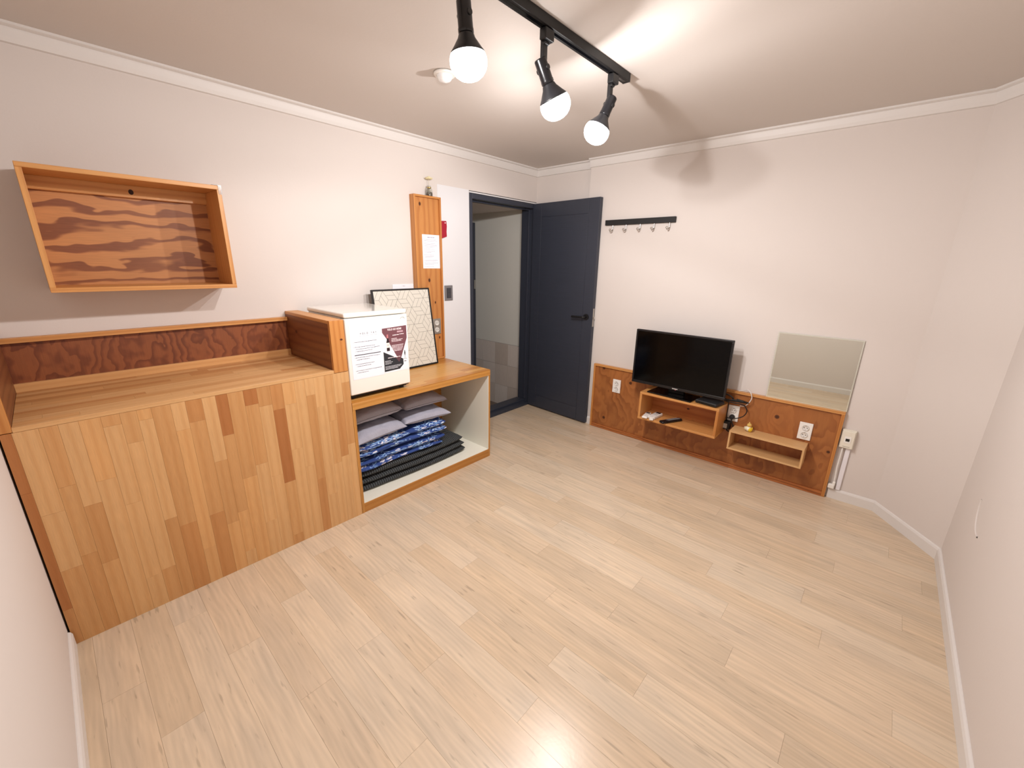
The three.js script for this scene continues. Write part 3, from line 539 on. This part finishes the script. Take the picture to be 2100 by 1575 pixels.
// ---------------------------------------------------------------- tall narrow board on the left wall
{
  const z0 = 1.143, z1 = 1.384, y0 = CT + 0.002, y1 = 1.923, t = 0.014, D = 0.055;
  const p = thing('wall_board', 'tall narrow framed pine board with a paper notice, beside the doorway', 'board', [0, y0, (z0 + z1) / 2]);
  const bt = boardTex(256, 1024, 1.3, 0.3, [194, 133, 74], [170, 105, 53], 61, 22, [[1.155, 0.18, 0.011], [0.45, 0.07, 0.008], [0.62, 0.12, 0.012], [0.17, 0.04, 0.008]]);
  part(p, 'panel', bb(0.002, D - 0.017, y0 + t, y1 - t, z0 + t, z1 - t, { grain: 'y', off: [-y0, -z0] }), mat(0xffffff, 0.42, { map: bt }));
  part(p, 'frame_side', bb(0.002, D, y0, y1, z0, z0 + t, { r: 0.0015, grain: 'y', off: [0.1, 0.2] }), orangePineMat);
  part(p, 'frame_side', bb(0.002, D, y0, y1, z1 - t, z1, { r: 0.0015, grain: 'y', off: [0.3, 0.05] }), orangePineMat);
  part(p, 'frame_top', bb(0.002, D, y1 - t, y1, z0 + t, z1 - t, { r: 0.0015, grain: 'z' }), orangePineMat);
  part(p, 'frame_bottom', bb(0.002, D, y0, y0 + t, z0 + t, z1 - t, { r: 0.0015, grain: 'z' }), orangePineMat);
  const note = canvasTex(320, 512, (g, w, h) => {
    const r = rng(31); g.fillStyle = 'rgb(238,238,246)'; g.fillRect(0, 0, w, h); g.fillStyle = 'rgb(150,150,172)';
    bars(g, 96, 34, 132, 12, r);
    for (const [y, x0, ww] of [[74, 22, 230], [92, 34, 250], [128, 22, 220], [146, 34, 226], [164, 40, 236], [182, 40, 190], [214, 22, 200], [246, 22, 210], [262, 40, 120], [304, 22, 190], [322, 34, 176], [340, 34, 150], [382, 22, 260], [400, 34, 210], [426, 22, 270], [444, 34, 180], [478, 22, 180]]) bars(g, x0, y, ww, 5, r);
  });
  sheetX('notice_sheet', 'small white notice taped to the tall narrow pine board', D - 0.0168, 1.416, 1.658, 1.158, 1.315, note);
  // silver double outlet on the board
  const o = thing('wall_outlet', 'silver double socket on the narrow board, half behind the print', 'outlet', [D - 0.017, 0.97, 1.21]);
  const satin = mat(0xb4afa8, 0.4, { metalness: 0.7 });
  part(o, 'plate', bb(D - 0.017, D - 0.009, 0.91, 1.032, 1.172, 1.252, { r: 0.003 }), satin);
  for (const y of [0.945, 0.998]) {
    const g = lathe([[0.0, 0.0015], [0.016, 0.0015], [0.0175, 0.004], [0.0195, 0.004], [0.0205, 0]], 28); g.rotateZ(-Math.PI / 2); g.translate(D - 0.0092, y, 1.212);
    const s = part(o, 'socket', setUV(flat(g)), mat(0xd5d2cc, 0.4));
    for (const dz of [-0.0085, 0.0085]) { const h = new THREE.CylinderGeometry(0.0026, 0.0026, 0.0012, 10); h.rotateZ(Math.PI / 2); h.translate(D - 0.0072, y, 1.212 + dz); part(s, 'pin_hole', setUV(flat(h)), blackMatte); }
  }
  // diffuser bottle on top of the board
  const bt2 = thing('glass_bottle', 'little glass bottle with a pale flower, on top of the narrow board', 'bottle', [0.03, y1 + 0.0005, 1.228]);
  const glass = mat(0xf4f6f2, 0.04, { transmission: 1, thickness: 0.01, ior: 1.45 });
  partL(bt2, 'glass', lathe([[0, 0], [0.022, 0], [0.0235, 0.003], [0.0235, 0.04], [0.021, 0.05], [0.013, 0.056], [0.0125, 0.064], [0.0145, 0.066], [0.0145, 0.07], [0.0115, 0.07], [0.0105, 0.057], [0.0185, 0.048], [0.021, 0.039], [0.021, 0.004], [0, 0.003]], 28), glass);
  partL(bt2, 'gravel', lathe([[0, 0.0045], [0.0195, 0.0045], [0.0198, 0.02], [0.0185, 0.026], [0.008, 0.029], [0, 0.027]], 20), mat(0x8f8880, 0.8));
  partL(bt2, 'collar', lathe([[0.0125, 0.052], [0.0155, 0.053], [0.0155, 0.06], [0.0125, 0.061]], 24), mat(0xc8b070, 0.35, { metalness: 0.9 }), 'brass collar');
  partL(bt2, 'stem', tube([[0, 0.027, 0], [0.001, 0.06, 0.001], [0, 0.09, 0], [0.001, 0.115, 0.002]], 0.0016, 20, 6), mat(0xd8d0bc, 0.7));
  const petals = []; for (let k = 0; k < 9; k++) { const a = k / 9 * 6.283, g = new THREE.SphereGeometry(0.013, 12, 8); g.scale(1, 0.42, 0.72); g.rotateZ(0.25); g.translate(0.016, 0.118, 0); g.rotateY(a); petals.push(flat(g)); }
  const cg = new THREE.SphereGeometry(0.014, 14, 10); cg.scale(1, 0.7, 1); cg.translate(0, 0.124, 0);
  partL(bt2, 'flower', merge(...petals, cg), mat(0xe9dfb6, 0.8), 'pale cream flower');
}
{ // red tag behind the board
  const s = new THREE.Shape([[0.002, 0], [0.052, 0.016], [0.05, 0.05], [0.054, 0.09], [0.05, 0.128], [0, 0.126]].map(([a, b]) => new THREE.Vector2(a, b)));
  const hole = new THREE.Path(); hole.absarc(0.037, 0.114, 0.004, 0, 6.283); s.holes.push(hole);
  const g = new THREE.ExtrudeGeometry(s, { depth: 0.006, bevelEnabled: true, bevelSize: 0.001, bevelThickness: 0.001, bevelSegments: 1 });
  g.rotateY(Math.PI / 2); g.translate(0.004, 1.64, 1.111);
  const t = thing('red_tag', 'crimson tag hanging on the white wall beside the narrow board', 'tag', [0.004, 1.64, 1.09]);
  part(t, 'tag', setUV(flat(g)), mat(0xa3122c, 0.6));
  const pin = new THREE.SphereGeometry(0.005, 12, 8); pin.translate(0.012, 1.754, 1.074); part(t, 'pin', flat(pin), whitePlastic, 'white pin head');
}
{ // switch
  const s = thing('light_switch', 'grey metal light switch with two dark rockers, by the doorway', 'switch', [0.002, 1.165, 1.052]);
  part(s, 'plate', bb(0.0022, 0.010, 1.163, 1.283, 1.011, 1.093, { r: 0.003 }), mat(0x8f8d90, 0.4, { metalness: 0.6 }));
  part(s, 'bezel', bb(0.0095, 0.012, 1.182, 1.264, 1.03, 1.075, { r: 0.001 }), mat(0x4e4d52, 0.4));
  for (const y of [1.185, 1.2245]) part(s, 'rocker', bb(0.011, 0.016, y, y + 0.037, 1.033, 1.072, { r: 0.002 }), mat(0x3b3a40, 0.35));
}
sheetX('name_card', 'small white card with tiny letters on the wall above the framed print', 0.0005, 1.2, 1.303, 1.388, 1.566, canvasTex(512, 296, (g, w, h) => {
  g.fillStyle = 'rgb(240,240,246)'; g.fillRect(0, 0, w, h); g.fillStyle = 'rgb(130,104,110)'; g.font = '30px sans-serif'; g.textAlign = 'center'; g.fillText('• 101 •', 270, 48);
}), 0.004, 0.6, 'card');

// ---------------------------------------------------------------- coat hooks on the back wall
{
  const r = thing('hook_rail', 'black wall rail with five small hooks, right of the open door', 'coat rack', [1.09, 1.78, 0.0]);
  part(r, 'rail', bb(0.8, 1.385, 1.777, 1.818, 0.0005, 0.024, { r: 0.002 }), blackMatte);
  for (const x of [0.868, 0.987, 1.108, 1.222, 1.342]) {
    const k = part(r, 'hook', tube([[x, 1.782, 0.012], [x, 1.765, 0.012], [x, 1.742, 0.013], [x - 0.002, 1.728, 0.024], [x - 0.004, 1.727, 0.038], [x - 0.005, 1.738, 0.046]], 0.0048, 30, 10), chrome);
    const b = new THREE.SphereGeometry(0.0085, 16, 12); b.translate(x - 0.005, 1.74, 0.047); part(k, 'knob', flat(b), chrome);
  }
}

// ---------------------------------------------------------------- low plywood panel behind the television
const PZ = 0.031;
{
  const x0 = 0.8, x1 = 2.62, y1 = 0.602, t = 0.018;
  const p = thing('wall_panel', 'low reddish plywood panel with pine edging behind the television', 'panel', [(x0 + x1) / 2, 0, 0]);
  part(p, 'sheet', bb(x0 + t, x1 - t, 0.005, y1 - t, 0.001, 0.016, { grain: 'y', off: [0, 0] }), panelPly, 'reddish swirling plywood');
  part(p, 'top_edge', bb(x0, x1, y1 - t, y1, 0.001, PZ, { r: 0.0015, grain: 'x', off: [0.2, 0.3] }), pineMat);
  part(p, 'side_edge', bb(x0, x0 + t, 0.0005, y1 - t, 0.001, PZ, { r: 0.0015, grain: 'y', off: [0.4, 0.1] }), orangePineMat);
  part(p, 'side_edge', bb(x1 - t, x1, 0.0005, y1 - t, 0.001, PZ, { r: 0.0015, grain: 'y', off: [0.9, 0.2] }), orangePineMat);
  const bt = plywood(1024, 128, 1.85, 0.05, [178, 108, 56], [130, 70, 32], { fu: 2.2, fv: 38, warp: 1.6, seed: 12.7, lo: 0.3, hi: 0.85 });
  part(p, 'bottom_edge', bb(x0 + t, x1 - t, 0.0005, 0.032, 0.001, PZ, { r: 0.0015, grain: 'x', off: [-x0, 0] }), mat(0xffffff, 0.45, { map: bt }));
}
// ---------------------------------------------------------------- box shelves on the panel
const SA = { x0: 1.362, x1: 1.951, y0: 0.283, y1: 0.507, z0: 0.0165, z1: 0.25, t: 0.017 };
{
  const { x0, x1, y0, y1, z0, z1, t } = SA;
  const s = thing('tv_shelf', 'orange pine box shelf that carries the television', 'shelf', [(x0 + x1) / 2, y0, z0]);
  part(s, 'top_board', bb(x0, x1, y1 - t, y1, z0, z1, { r: 0.0012, grain: 'x', off: [0.1, 0.12] }), pineMat);
  part(s, 'bottom_board', bb(x0, x1, y0, y0 + t, z0, z1, { r: 0.0012, grain: 'x', off: [0.55, 0.02] }), pineMat);
  part(s, 'side_board', bb(x0, x0 + t, y0 + t, y1 - t, z0, z1, { r: 0.0012, grain: 'y', off: [0.2, 0.3] }), pineMat);
  part(s, 'side_board', bb(x1 - t, x1, y0 + t, y1 - t, z0, z1, { r: 0.0012, grain: 'y', off: [0.8, 0.15] }), orangePineMat);
  part(s, 'back_panel', bb(x0 + t, x1 - t, y0 + t, y1 - t, z0, z0 + 0.009, { grain: 'x', off: [-x0, -y0] }), mat(0xffffff, 0.45, { map: boardTex(512, 256, 0.62, 0.24, [186, 118, 62], [162, 92, 44], 91, 20, [[0.31, 0.1, 0.009], [0.1, 0.17, 0.009]]) }));
}
const SB = { x0: 2.016, x1: 2.469, y0: 0.2, y1: 0.341, z0: 0.0165, z1: 0.155, t: 0.012 };
{
  const { x0, x1, y0, y1, z0, z1, t } = SB;
  const s = thing('small_shelf', 'small pale birch box shelf below the mirror', 'shelf', [(x0 + x1) / 2, y0, z0]);
  part(s, 'top_board', bb(x0, x1, y1 - t, y1, z0, z1, { r: 0.001, grain: 'x' }), birchMat);
  part(s, 'bottom_board', bb(x0, x1, y0, y0 + t, z0, z1, { r: 0.001, grain: 'x', off: [0.3, 0.1] }), birchMat);
  part(s, 'side_board', bb(x0, x0 + t, y0 + t, y1 - t, z0, z1, { r: 0.001, grain: 'y' }), birchMat);
  part(s, 'side_board', bb(x1 - t, x1, y0 + t, y1 - t, z0, z1, { r: 0.001, grain: 'y', off: [0.2, 0.1] }), birchMat);
}

// ---------------------------------------------------------------- television
{
  const x0 = 1.244, x1 = 1.953, y0 = 0.553, y1 = 0.984, zf = 0.172;
  const t = thing('television', 'black flat television standing on the pine box shelf', 'television', [1.6, SA.y1 + 0.0005, 0.16]);
  part(t, 'housing', bb(x0, x1, y0, y1, zf - 0.026, zf - 0.004, { r: 0.004, seg: 2 }), blackMatte);
  part(t, 'back_cover', bb(x0 + 0.07, x1 - 0.07, y0 + 0.04, y1 - 0.08, zf - 0.07, zf - 0.026, { r: 0.015, seg: 3 }), blackMatte);
  part(t, 'screen', bb(x0 + 0.013, x1 - 0.013, y0 + 0.022, y1 - 0.013, zf - 0.0042, zf - 0.002), mat(0x050506, 0.1, { specularIntensity: 0.35 }), 'dark switched-off screen');
  const b = mat(0x15161a, 0.25);
  for (const [a, c, d, e] of [[x0, x1, y0, y0 + 0.022], [x0, x1, y1 - 0.013, y1]]) part(t, 'bezel', bb(a, c, d, e, zf - 0.006, zf, { r: 0.0025 }), b);
  for (const [a, c] of [[x0, x0 + 0.013], [x1 - 0.013, x1]]) part(t, 'bezel', bb(a, c, y0 + 0.022, y1 - 0.013, zf - 0.006, zf, { r: 0.0025 }), b);
  part(t, 'logo', bb(1.578, 1.62, y0 + 0.0075, y0 + 0.014, zf, zf + 0.0006), mat(0xc9c7c2, 0.4), 'small silver maker plate');
  const led = new THREE.SphereGeometry(0.0035, 10, 8); led.translate(1.604, y0 + 0.003, zf - 0.0005); part(t, 'indicator', flat(led), mat(0xd06070, 0.4), 'tiny red indicator');
  part(t, 'neck', bb(1.54, 1.66, SA.y1 + 0.01, y0 + 0.06, zf - 0.06, zf - 0.028, { r: 0.006, seg: 2 }), blackGloss);
  const bs = new RoundedBoxGeometry(0.345, 0.011, 0.185, 3, 0.005); bs.rotateY(-0.07); bs.translate(1.585, SA.y1 + 0.006, 0.15);
  part(t, 'stand_base', setUV(bs), blackGloss, 'glossy black foot plate');
}
{ // set-top box
  const b = thing('settop_box', 'small black set-top box on the shelf beside the television foot', 'box', [1.858, SA.y1 + 0.0005, 0.165]);
  b.rotation.y = -0.16;
  partL(b, 'case', setUV(new RoundedBoxGeometry(0.158, 0.026, 0.13, 3, 0.009).translate(0, 0.0145, 0)), mat(0x1b1c1f, 0.5));
  partL(b, 'front_strip', bb(-0.06, 0.06, 0.009, 0.019, 0.064, 0.0655), mat(0x0a0a0c, 0.2));
  for (const [x, z] of [[-0.06, -0.045], [0.06, -0.045], [-0.06, 0.045], [0.06, 0.045]]) partL(b, 'foot', setUV(flat(new THREE.CylinderGeometry(0.006, 0.006, 0.003, 12).translate(x, 0.0013, z))), blackMatte);
}
// remotes on the lower board
const RY = SA.y0 + SA.t + 0.0006;
{
  const r1 = thing('remote_control', 'flat white remote control lying leftmost in the pine shelf', 'remote', [1.417, RY, 0.205]); r1.rotation.y = 0.14;
  partL(r1, 'case', setUV(new RoundedBoxGeometry(0.044, 0.018, 0.125, 3, 0.0085).translate(0, 0.009, 0)), whitePlastic);
  partL(r1, 'display', bb(-0.015, 0.015, 0.0178, 0.0186, -0.052, -0.026), mat(0x2c2b2e, 0.3));
  for (let j = 0; j < 4; j++) for (let i = 0; i < 2; i++) partL(r1, 'button', bb(-0.014 + i * 0.016, -0.002 + i * 0.016, 0.0176, 0.0192, -0.016 + j * 0.014, -0.008 + j * 0.014, { r: 0.0007 }), mat(0xd9d7d4, 0.5));
  const r2 = thing('remote_control', 'thick white remote control with dark display in the pine shelf', 'remote', [1.476, RY, 0.172]); r2.rotation.y = -0.1;
  partL(r2, 'case', setUV(new RoundedBoxGeometry(0.056, 0.024, 0.135, 3, 0.006).translate(0, 0.012, 0)), whitePlastic);
  partL(r2, 'display', bb(-0.02, 0.02, 0.0238, 0.0248, -0.06, -0.03), mat(0x222226, 0.25));
  for (let j = 0; j < 3; j++) for (let i = 0; i < 3; i++) partL(r2, 'button', bb(-0.021 + i * 0.0155, -0.011 + i * 0.0155, 0.0236, 0.0254, -0.02 + j * 0.016, -0.011 + j * 0.016, { r: 0.0007 }), mat(0xa9a7a6, 0.5));
  const bx = thing('white_cube', 'little white plastic block in front of the white remotes', 'block', [1.478, RY, 0.256]); bx.rotation.y = 0.5;
  partL(bx, 'body', setUV(new RoundedBoxGeometry(0.03, 0.022, 0.028, 3, 0.004).translate(0, 0.011, 0)), whitePlastic);
  partL(bx, 'lid', setUV(new RoundedBoxGeometry(0.0305, 0.006, 0.0285, 2, 0.002).translate(0, 0.0235, 0)), whitePlastic);
  const r3 = thing('remote_control', 'long black remote control lying on the pine shelf edge', 'remote', [1.607, RY, 0.187]); r3.rotation.y = -0.46;
  partL(r3, 'case', setUV(new RoundedBoxGeometry(0.044, 0.02, 0.195, 3, 0.009).translate(0, 0.01, 0)), mat(0x161417, 0.35));
  partL(r3, 'keypad', bb(-0.016, 0.016, 0.0196, 0.0206, -0.085, 0.045, { r: 0.0005 }), mat(0x4a484a, 0.5));
  for (let j = 0; j < 8; j++) for (let i = 0; i < 3; i++) partL(r3, 'button', bb(-0.0135 + i * 0.0095, -0.006 + i * 0.0095, 0.0202, 0.0222, -0.08 + j * 0.0145, -0.072 + j * 0.0145, { r: 0.0006 }), mat(j === 0 && i === 0 ? 0x9a3030 : 0x8c8a8a, 0.5));
}
// wall sockets (white, double)
function outlet(label, x, y, z) {
  const o = thing('wall_outlet', label, 'outlet', [x, y, z], { group: 'white double sockets on the plywood panel' });
  partL(o, 'plate', bb(-0.0375, 0.0375, -0.06, 0.06, 0, 0.009, { r: 0.003, seg: 2 }), whitePlastic);
  for (const dy of [-0.0245, 0.0245]) {
    const g = lathe([[0.0, 0.0012], [0.0165, 0.0012], [0.0175, 0.0055], [0.0195, 0.006], [0.0205, 0]], 30); g.rotateX(Math.PI / 2); g.translate(0, dy, 0.0088);
    const s = partL(o, 'socket', setUV(flat(g)), mat(0xe2e0dc, 0.4));
    for (const dx of [-0.0085, 0.0085]) { const h = new THREE.CylinderGeometry(0.0027, 0.0027, 0.0012, 10); h.rotateX(Math.PI / 2); h.translate(dx, dy, 0.0105); partL(s, 'pin_hole', setUV(flat(h)), blackMatte); }
    for (const q of [-1, 1]) partL(s, 'earth_clip', bb(-0.002, 0.002, dy + q * 0.0145 - 0.0015, dy + q * 0.0145 + 0.0015, 0.0095, 0.0125), steel);
  }
  return o;
}
outlet('white double socket on the panel between the door and the television', 1.038, 0.434, 0.0165);
outlet('white double socket on the panel right above the birch shelf', 2.437, 0.42, 0.0165);
outlet('white double socket with a black plug, right of the pine shelf', 1.992, 0.43, 0.0165);
{ // plug, adapter and cables
  const p = thing('power_plug', 'black round plug pushed into the socket beside the pine shelf', 'plug', [1.992, 0.4055, 0.027]);
  const g = lathe([[0, 0.03], [0.012, 0.03], [0.0165, 0.024], [0.0178, 0.004], [0.0165, 0.001], [0, 0.001]], 24); g.rotateX(Math.PI / 2);
  partL(p, 'body', setUV(flat(g)), blackMatte);
  partL(p, 'cord', tube([[0, 0, 0.024], [0.004, -0.014, 0.034], [0.014, -0.045, 0.03], [0.022, -0.07, 0.022], [0.018, -0.098, 0.016], [-0.012, -0.115, 0.012], [-0.03, -0.095, 0.014]], 0.0042, 40, 8), blackMatte);
  const a = thing('power_adapter', 'black power adapter with a pale label hanging beside the birch shelf', 'adapter', [1.966, 0.305, 0.017]);
  partL(a, 'case', setUV(new RoundedBoxGeometry(0.052, 0.062, 0.05, 3, 0.006).translate(0, 0.035, 0.0275)), blackMatte);
  partL(a, 'label', bb(-0.018, 0.01, 0.014, 0.05, 0.0524, 0.053), mat(0xb9b4ad, 0.7));
  const c = thing('black_cable', 'loop of black cable hanging over the socket right of the television', 'cable', [1.99, 0.42, 0.06]);
  part(c, 'loop', tube([[1.905, 0.545, 0.1], [1.95, 0.535, 0.1], [2.01, 0.528, 0.085], [2.06, 0.52, 0.066], [2.084, 0.482, 0.06], [2.07, 0.44, 0.058], [2.03, 0.412, 0.062], [1.985, 0.402, 0.066], [1.961, 0.398, 0.06], [1.962, 0.375, 0.045]], 0.0036, 80, 8), blackMatte);
  part(c, 'strand', tube([[1.9, 0.56, 0.11], [1.95, 0.548, 0.1], [2.0, 0.55, 0.085], [2.05, 0.548, 0.07], [2.085, 0.538, 0.05], [2.03, 0.53, 0.04], [1.96, 0.53, 0.05], [1.9, 0.535, 0.08]], 0.005, 70, 8), blackMatte);
  part(c, 'strand', tube([[1.88, 0.575, 0.1], [1.93, 0.585, 0.095], [1.975, 0.572, 0.09], [1.99, 0.55, 0.08], [1.95, 0.54, 0.075], [1.9, 0.545, 0.09]], 0.005, 60, 8), blackMatte);
  part(c, 'strand', tube([[1.958, 0.535, 0.07], [1.957, 0.48, 0.05], [1.957, 0.42, 0.045], [1.962, 0.372, 0.04]], 0.003, 40, 8), blackMatte);
  part(c, 'connector', setUV(new RoundedBoxGeometry(0.05, 0.014, 0.016, 2, 0.004).rotateZ(-0.1).translate(2.035, 0.551, 0.078)), blackMatte);
  const w = thing('white_cable', 'thin white cable curling over the panel edge behind the television', 'cable', [2.06, 0.55, 0.05]);
  part(w, 'cord', tube([[2.0, 0.603, 0.012], [2.03, 0.612, 0.02], [2.06, 0.628, 0.034], [2.085, 0.612, 0.046], [2.097, 0.58, 0.05], [2.085, 0.54, 0.052], [2.055, 0.505, 0.04], [2.03, 0.5, 0.034]], 0.0032, 60, 8), mat(0xdcd8d6, 0.5));
}
{ // little bird figure on the birch shelf
  const t = thing('bird_figurine', 'tiny yellow and white toy bird standing on the birch shelf', 'figurine', [2.118, SB.y1 + 0.0004, 0.078]); t.rotation.y = 0.6;
  const e = (rx, ry, rz, x, y, z) => flat(new THREE.SphereGeometry(1, 20, 14).scale(rx, ry, rz).translate(x, y, z));
  partL(t, 'body', e(0.021, 0.02, 0.024, 0, 0.02, 0), mat(0xf1ecd8, 0.5), 'white body');
  partL(t, 'belly', e(0.014, 0.016, 0.01, 0.004, 0.018, 0.018), mat(0xe6c531, 0.5), 'yellow belly');
  partL(t, 'head', e(0.0155, 0.0145, 0.015, 0, 0.048, 0.004), mat(0xd9b768, 0.5), 'tan head');
  partL(t, 'beak', flat(new THREE.ConeGeometry(0.005, 0.012, 10).rotateX(Math.PI / 2).translate(0, 0.046, 0.022)), mat(0xd98a2c, 0.5));
  partL(t, 'wing', e(0.006, 0.013, 0.016, -0.021, 0.022, -0.002), mat(0xe9e2c6, 0.5)); partL(t, 'wing', e(0.006, 0.013, 0.016, 0.021, 0.022, -0.002), mat(0xe6c531, 0.5));
  partL(t, 'crest', e(0.004, 0.008, 0.006, 0, 0.063, 0), mat(0xd9b768, 0.5));
}
{ // mirror leaning on the panel top
  const m = thing('mirror', 'frameless rectangular mirror standing on the plywood panel edge', 'mirror', [2.398, 0.6022, 0.0125]);
  m.rotation.x = -0.0135;
  partL(m, 'backing', bb(-0.224, 0.224, 0, 0.452, -0.005, -0.001), mat(0x9aa39c, 0.5));
  partL(m, 'glass', bb(-0.224, 0.224, 0, 0.452, -0.001, 0.0), mat(0xdfe2da, 0.015, { metalness: 1 }));
  const bev = new THREE.Shape([[-0.224, 0], [0.224, 0], [0.224, 0.452], [-0.224, 0.452]].map((p) => new THREE.Vector2(...p))), hp = new THREE.Path([[-0.218, 0.006], [-0.218, 0.446], [0.218, 0.446], [0.218, 0.006]].map((p) => new THREE.Vector2(...p))); bev.holes.push(hp);
  partL(m, 'bevel', flat(new THREE.ExtrudeGeometry(bev, { depth: 0.0012, bevelEnabled: false })), mat(0xe9efe6, 0.12, { metalness: 0.75 }), 'pale ground edge');
}
{ // white network box with its duct and cord
  const b = thing('junction_box', 'white surface-mounted wall box right of the plywood panel', 'wall box', [2.662, 0.37, 0]);
  part(b, 'back_case', bb(2.626, 2.698, 0.368, 0.492, 0.0005, 0.02, { r: 0.003 }), creamPlastic);
  part(b, 'cover', bb(2.63, 2.694, 0.372, 0.488, 0.02, 0.034, { r: 0.004, seg: 2 }), creamPlastic);
  part(b, 'port_frame', bb(2.645, 2.679, 0.408, 0.452, 0.034, 0.036, { r: 0.001 }), whitePlastic);
  part(b, 'port', bb(2.652, 2.672, 0.42, 0.438, 0.0352, 0.0366), mat(0x141414, 0.5), 'dark port');
  part(b, 'slot', bb(2.644, 2.68, 0.382, 0.385, 0.0338, 0.0346), mat(0xa8a298, 0.6));
  const d = thing('cable_duct', 'straight white cable duct running down to the baseboard', 'duct', [2.676, 0.07, 0]);
  part(d, 'channel', bb(2.664, 2.689, 0.071, 0.367, 0.0005, 0.012, { r: 0.002 }), mat(0xeceaf0, 0.45));
  part(d, 'lid', bb(2.666, 2.687, 0.071, 0.367, 0.012, 0.014, { r: 0.001 }), mat(0xeceaf0, 0.45));
  const p = thing('white_plug', 'white angled plug and cord hanging below the wall box', 'plug', [2.65, 0.075, 0.02]);
  part(p, 'cord', tube([[2.648, 0.367, 0.02], [2.647, 0.3, 0.022], [2.646, 0.22, 0.022], [2.65, 0.15, 0.022], [2.651, 0.11, 0.022]], 0.0045, 40, 8), whitePlastic);
  part(p, 'body', merge(new RoundedBoxGeometry(0.034, 0.03, 0.026, 3, 0.006).translate(2.641, 0.092, 0.024), new RoundedBoxGeometry(0.016, 0.032, 0.018, 2, 0.005).translate(2.651, 0.11, 0.022)), whitePlastic);
}

// ---------------------------------------------------------------- ceiling detector
{
  const d = thing('ceiling_detector', 'small round white detector on the ceiling behind the nearest lamp', 'detector', [0.955, H, 1.82]);
  partL(d, 'base', lathe([[0, 0], [0.05, 0], [0.05, -0.008], [0.046, -0.012], [0, -0.012]], 36), whitePlastic);
  partL(d, 'dome', lathe([[0.036, -0.012], [0.034, -0.022], [0.026, -0.032], [0.012, -0.037], [0, -0.038]], 36), mat(0xf4f6f8, 0.08, { clearcoat: 1, clearcoatRoughness: 0.05 }));
}

// ---------------------------------------------------------------- track lights
const TX = 1.588;
{
  const t = thing('track_rail', 'black ceiling track that carries the three spot lamps', 'light track', [TX, H - 0.034, 1.9]);
  part(t, 'rail', bb(TX - 0.018, TX + 0.018, H - 0.034, H - 0.0005, 1.285, 2.62, { r: 0.002 }), mat(0x08080a, 0.5));
  part(t, 'end_cap', bb(TX - 0.0185, TX + 0.0185, H - 0.0345, H - 0.0005, 1.275, 1.285, { r: 0.002 }), blackMat);
  part(t, 'slot', bb(TX - 0.006, TX + 0.006, H - 0.0345, H - 0.0338, 1.3, 2.6), blackGloss);
}
const bulbMat = mat(0xffffff, 0.4, { emissive: new THREE.Color(1, 0.98, 0.97), emissiveIntensity: 6 });
function lamp(label, z, side, dir, drop) {
  const L = thing('spot_lamp', label, 'lamp', [TX, H - 0.035, z], { group: 'black spot lamps on the ceiling track' });
  partL(L, 'adapter', setUV(new RoundedBoxGeometry(0.03, 0.036, 0.05, 2, 0.004).translate(0, -0.018, 0)), blackMat);
  const arm = drop, px = side * 0.012;
  partL(L, 'stem', merge(new RoundedBoxGeometry(0.017, arm - 0.02, 0.023, 2, 0.003).translate(px, -0.5 * (arm + 0.034) + 0.002, 0), new RoundedBoxGeometry(0.02, 0.012, 0.026, 2, 0.004).translate(px * 0.5, -0.04, 0)), blackMat);
  const head = new THREE.Group(); head.name = 'head'; head.position.set(px, -arm, 0); L.add(head);
  head.quaternion.setFromUnitVectors(new THREE.Vector3(0, -1, 0), new THREE.Vector3(...dir).normalize());
  const o = -side * 0.0;   // the socket turns on the stem end
  const kn = new THREE.CylinderGeometry(0.009, 0.009, 0.05, 14); kn.rotateZ(Math.PI / 2); partL(head, 'pivot', setUV(flat(kn)), blackMat);
  partL(head, 'socket', lathe([[0, 0.034], [0.019, 0.034], [0.022, 0.03], [0.0225, -0.034], [0.0235, -0.036], [0.0235, -0.046], [0.02, -0.047], [0, -0.047]], 32), mat(0x101013, 0.22));
  partL(head, 'bulb_neck', lathe([[0.0205, -0.047], [0.0235, -0.05], [0.027, -0.06], [0.043, -0.083], [0.0515, -0.094], [0.053, -0.099], [0.0, -0.099]], 36), mat(0x19191c, 0.35), 'dark grey bulb collar');
  const dome = partL(head, 'bulb', lathe([[0.0531, -0.0993], [0.0562, -0.107], [0.0574, -0.116], [0.0568, -0.128], [0.052, -0.142], [0.0425, -0.154], [0.03, -0.163], [0.015, -0.168], [0, -0.1695]], 36), bulbMat, 'glowing white bulb');
  // the diode disc shines through the dome to the front; a little light spills sideways and back
  const sp = new THREE.SpotLight(LAMP_COLOR, LAMP_POWER * 0.45, 0, 1.56, 0.1, 2); sp.position.set(0, -0.134, 0); sp.target.position.set(0, -1.134, 0); head.add(sp, sp.target);
  const pl = new THREE.PointLight(LAMP_COLOR, LAMP_POWER * 0.65, 0, 2); pl.position.set(0, -0.111, 0); head.add(pl);
  for (const l of [sp, pl]) { l.castShadow = true; l.shadow.radius = l === sp ? 1.5 : 0.5; l.shadow.mapSize.set(1024, 1024); }
  return L;
}
lamp('black spot lamp nearest the viewer on the ceiling track', 2.25, -1, [0.02, -1, -0.1], 0.09);
lamp('middle black spot lamp on the ceiling track', 1.87, -1, [0.2, -1, -0.52], 0.118);
lamp('black spot lamp at the far end of the ceiling track', 1.395, -1, [-0.32, -1, 0.3], 0.112);

lit(scene);
renderer.render(scene, camera);
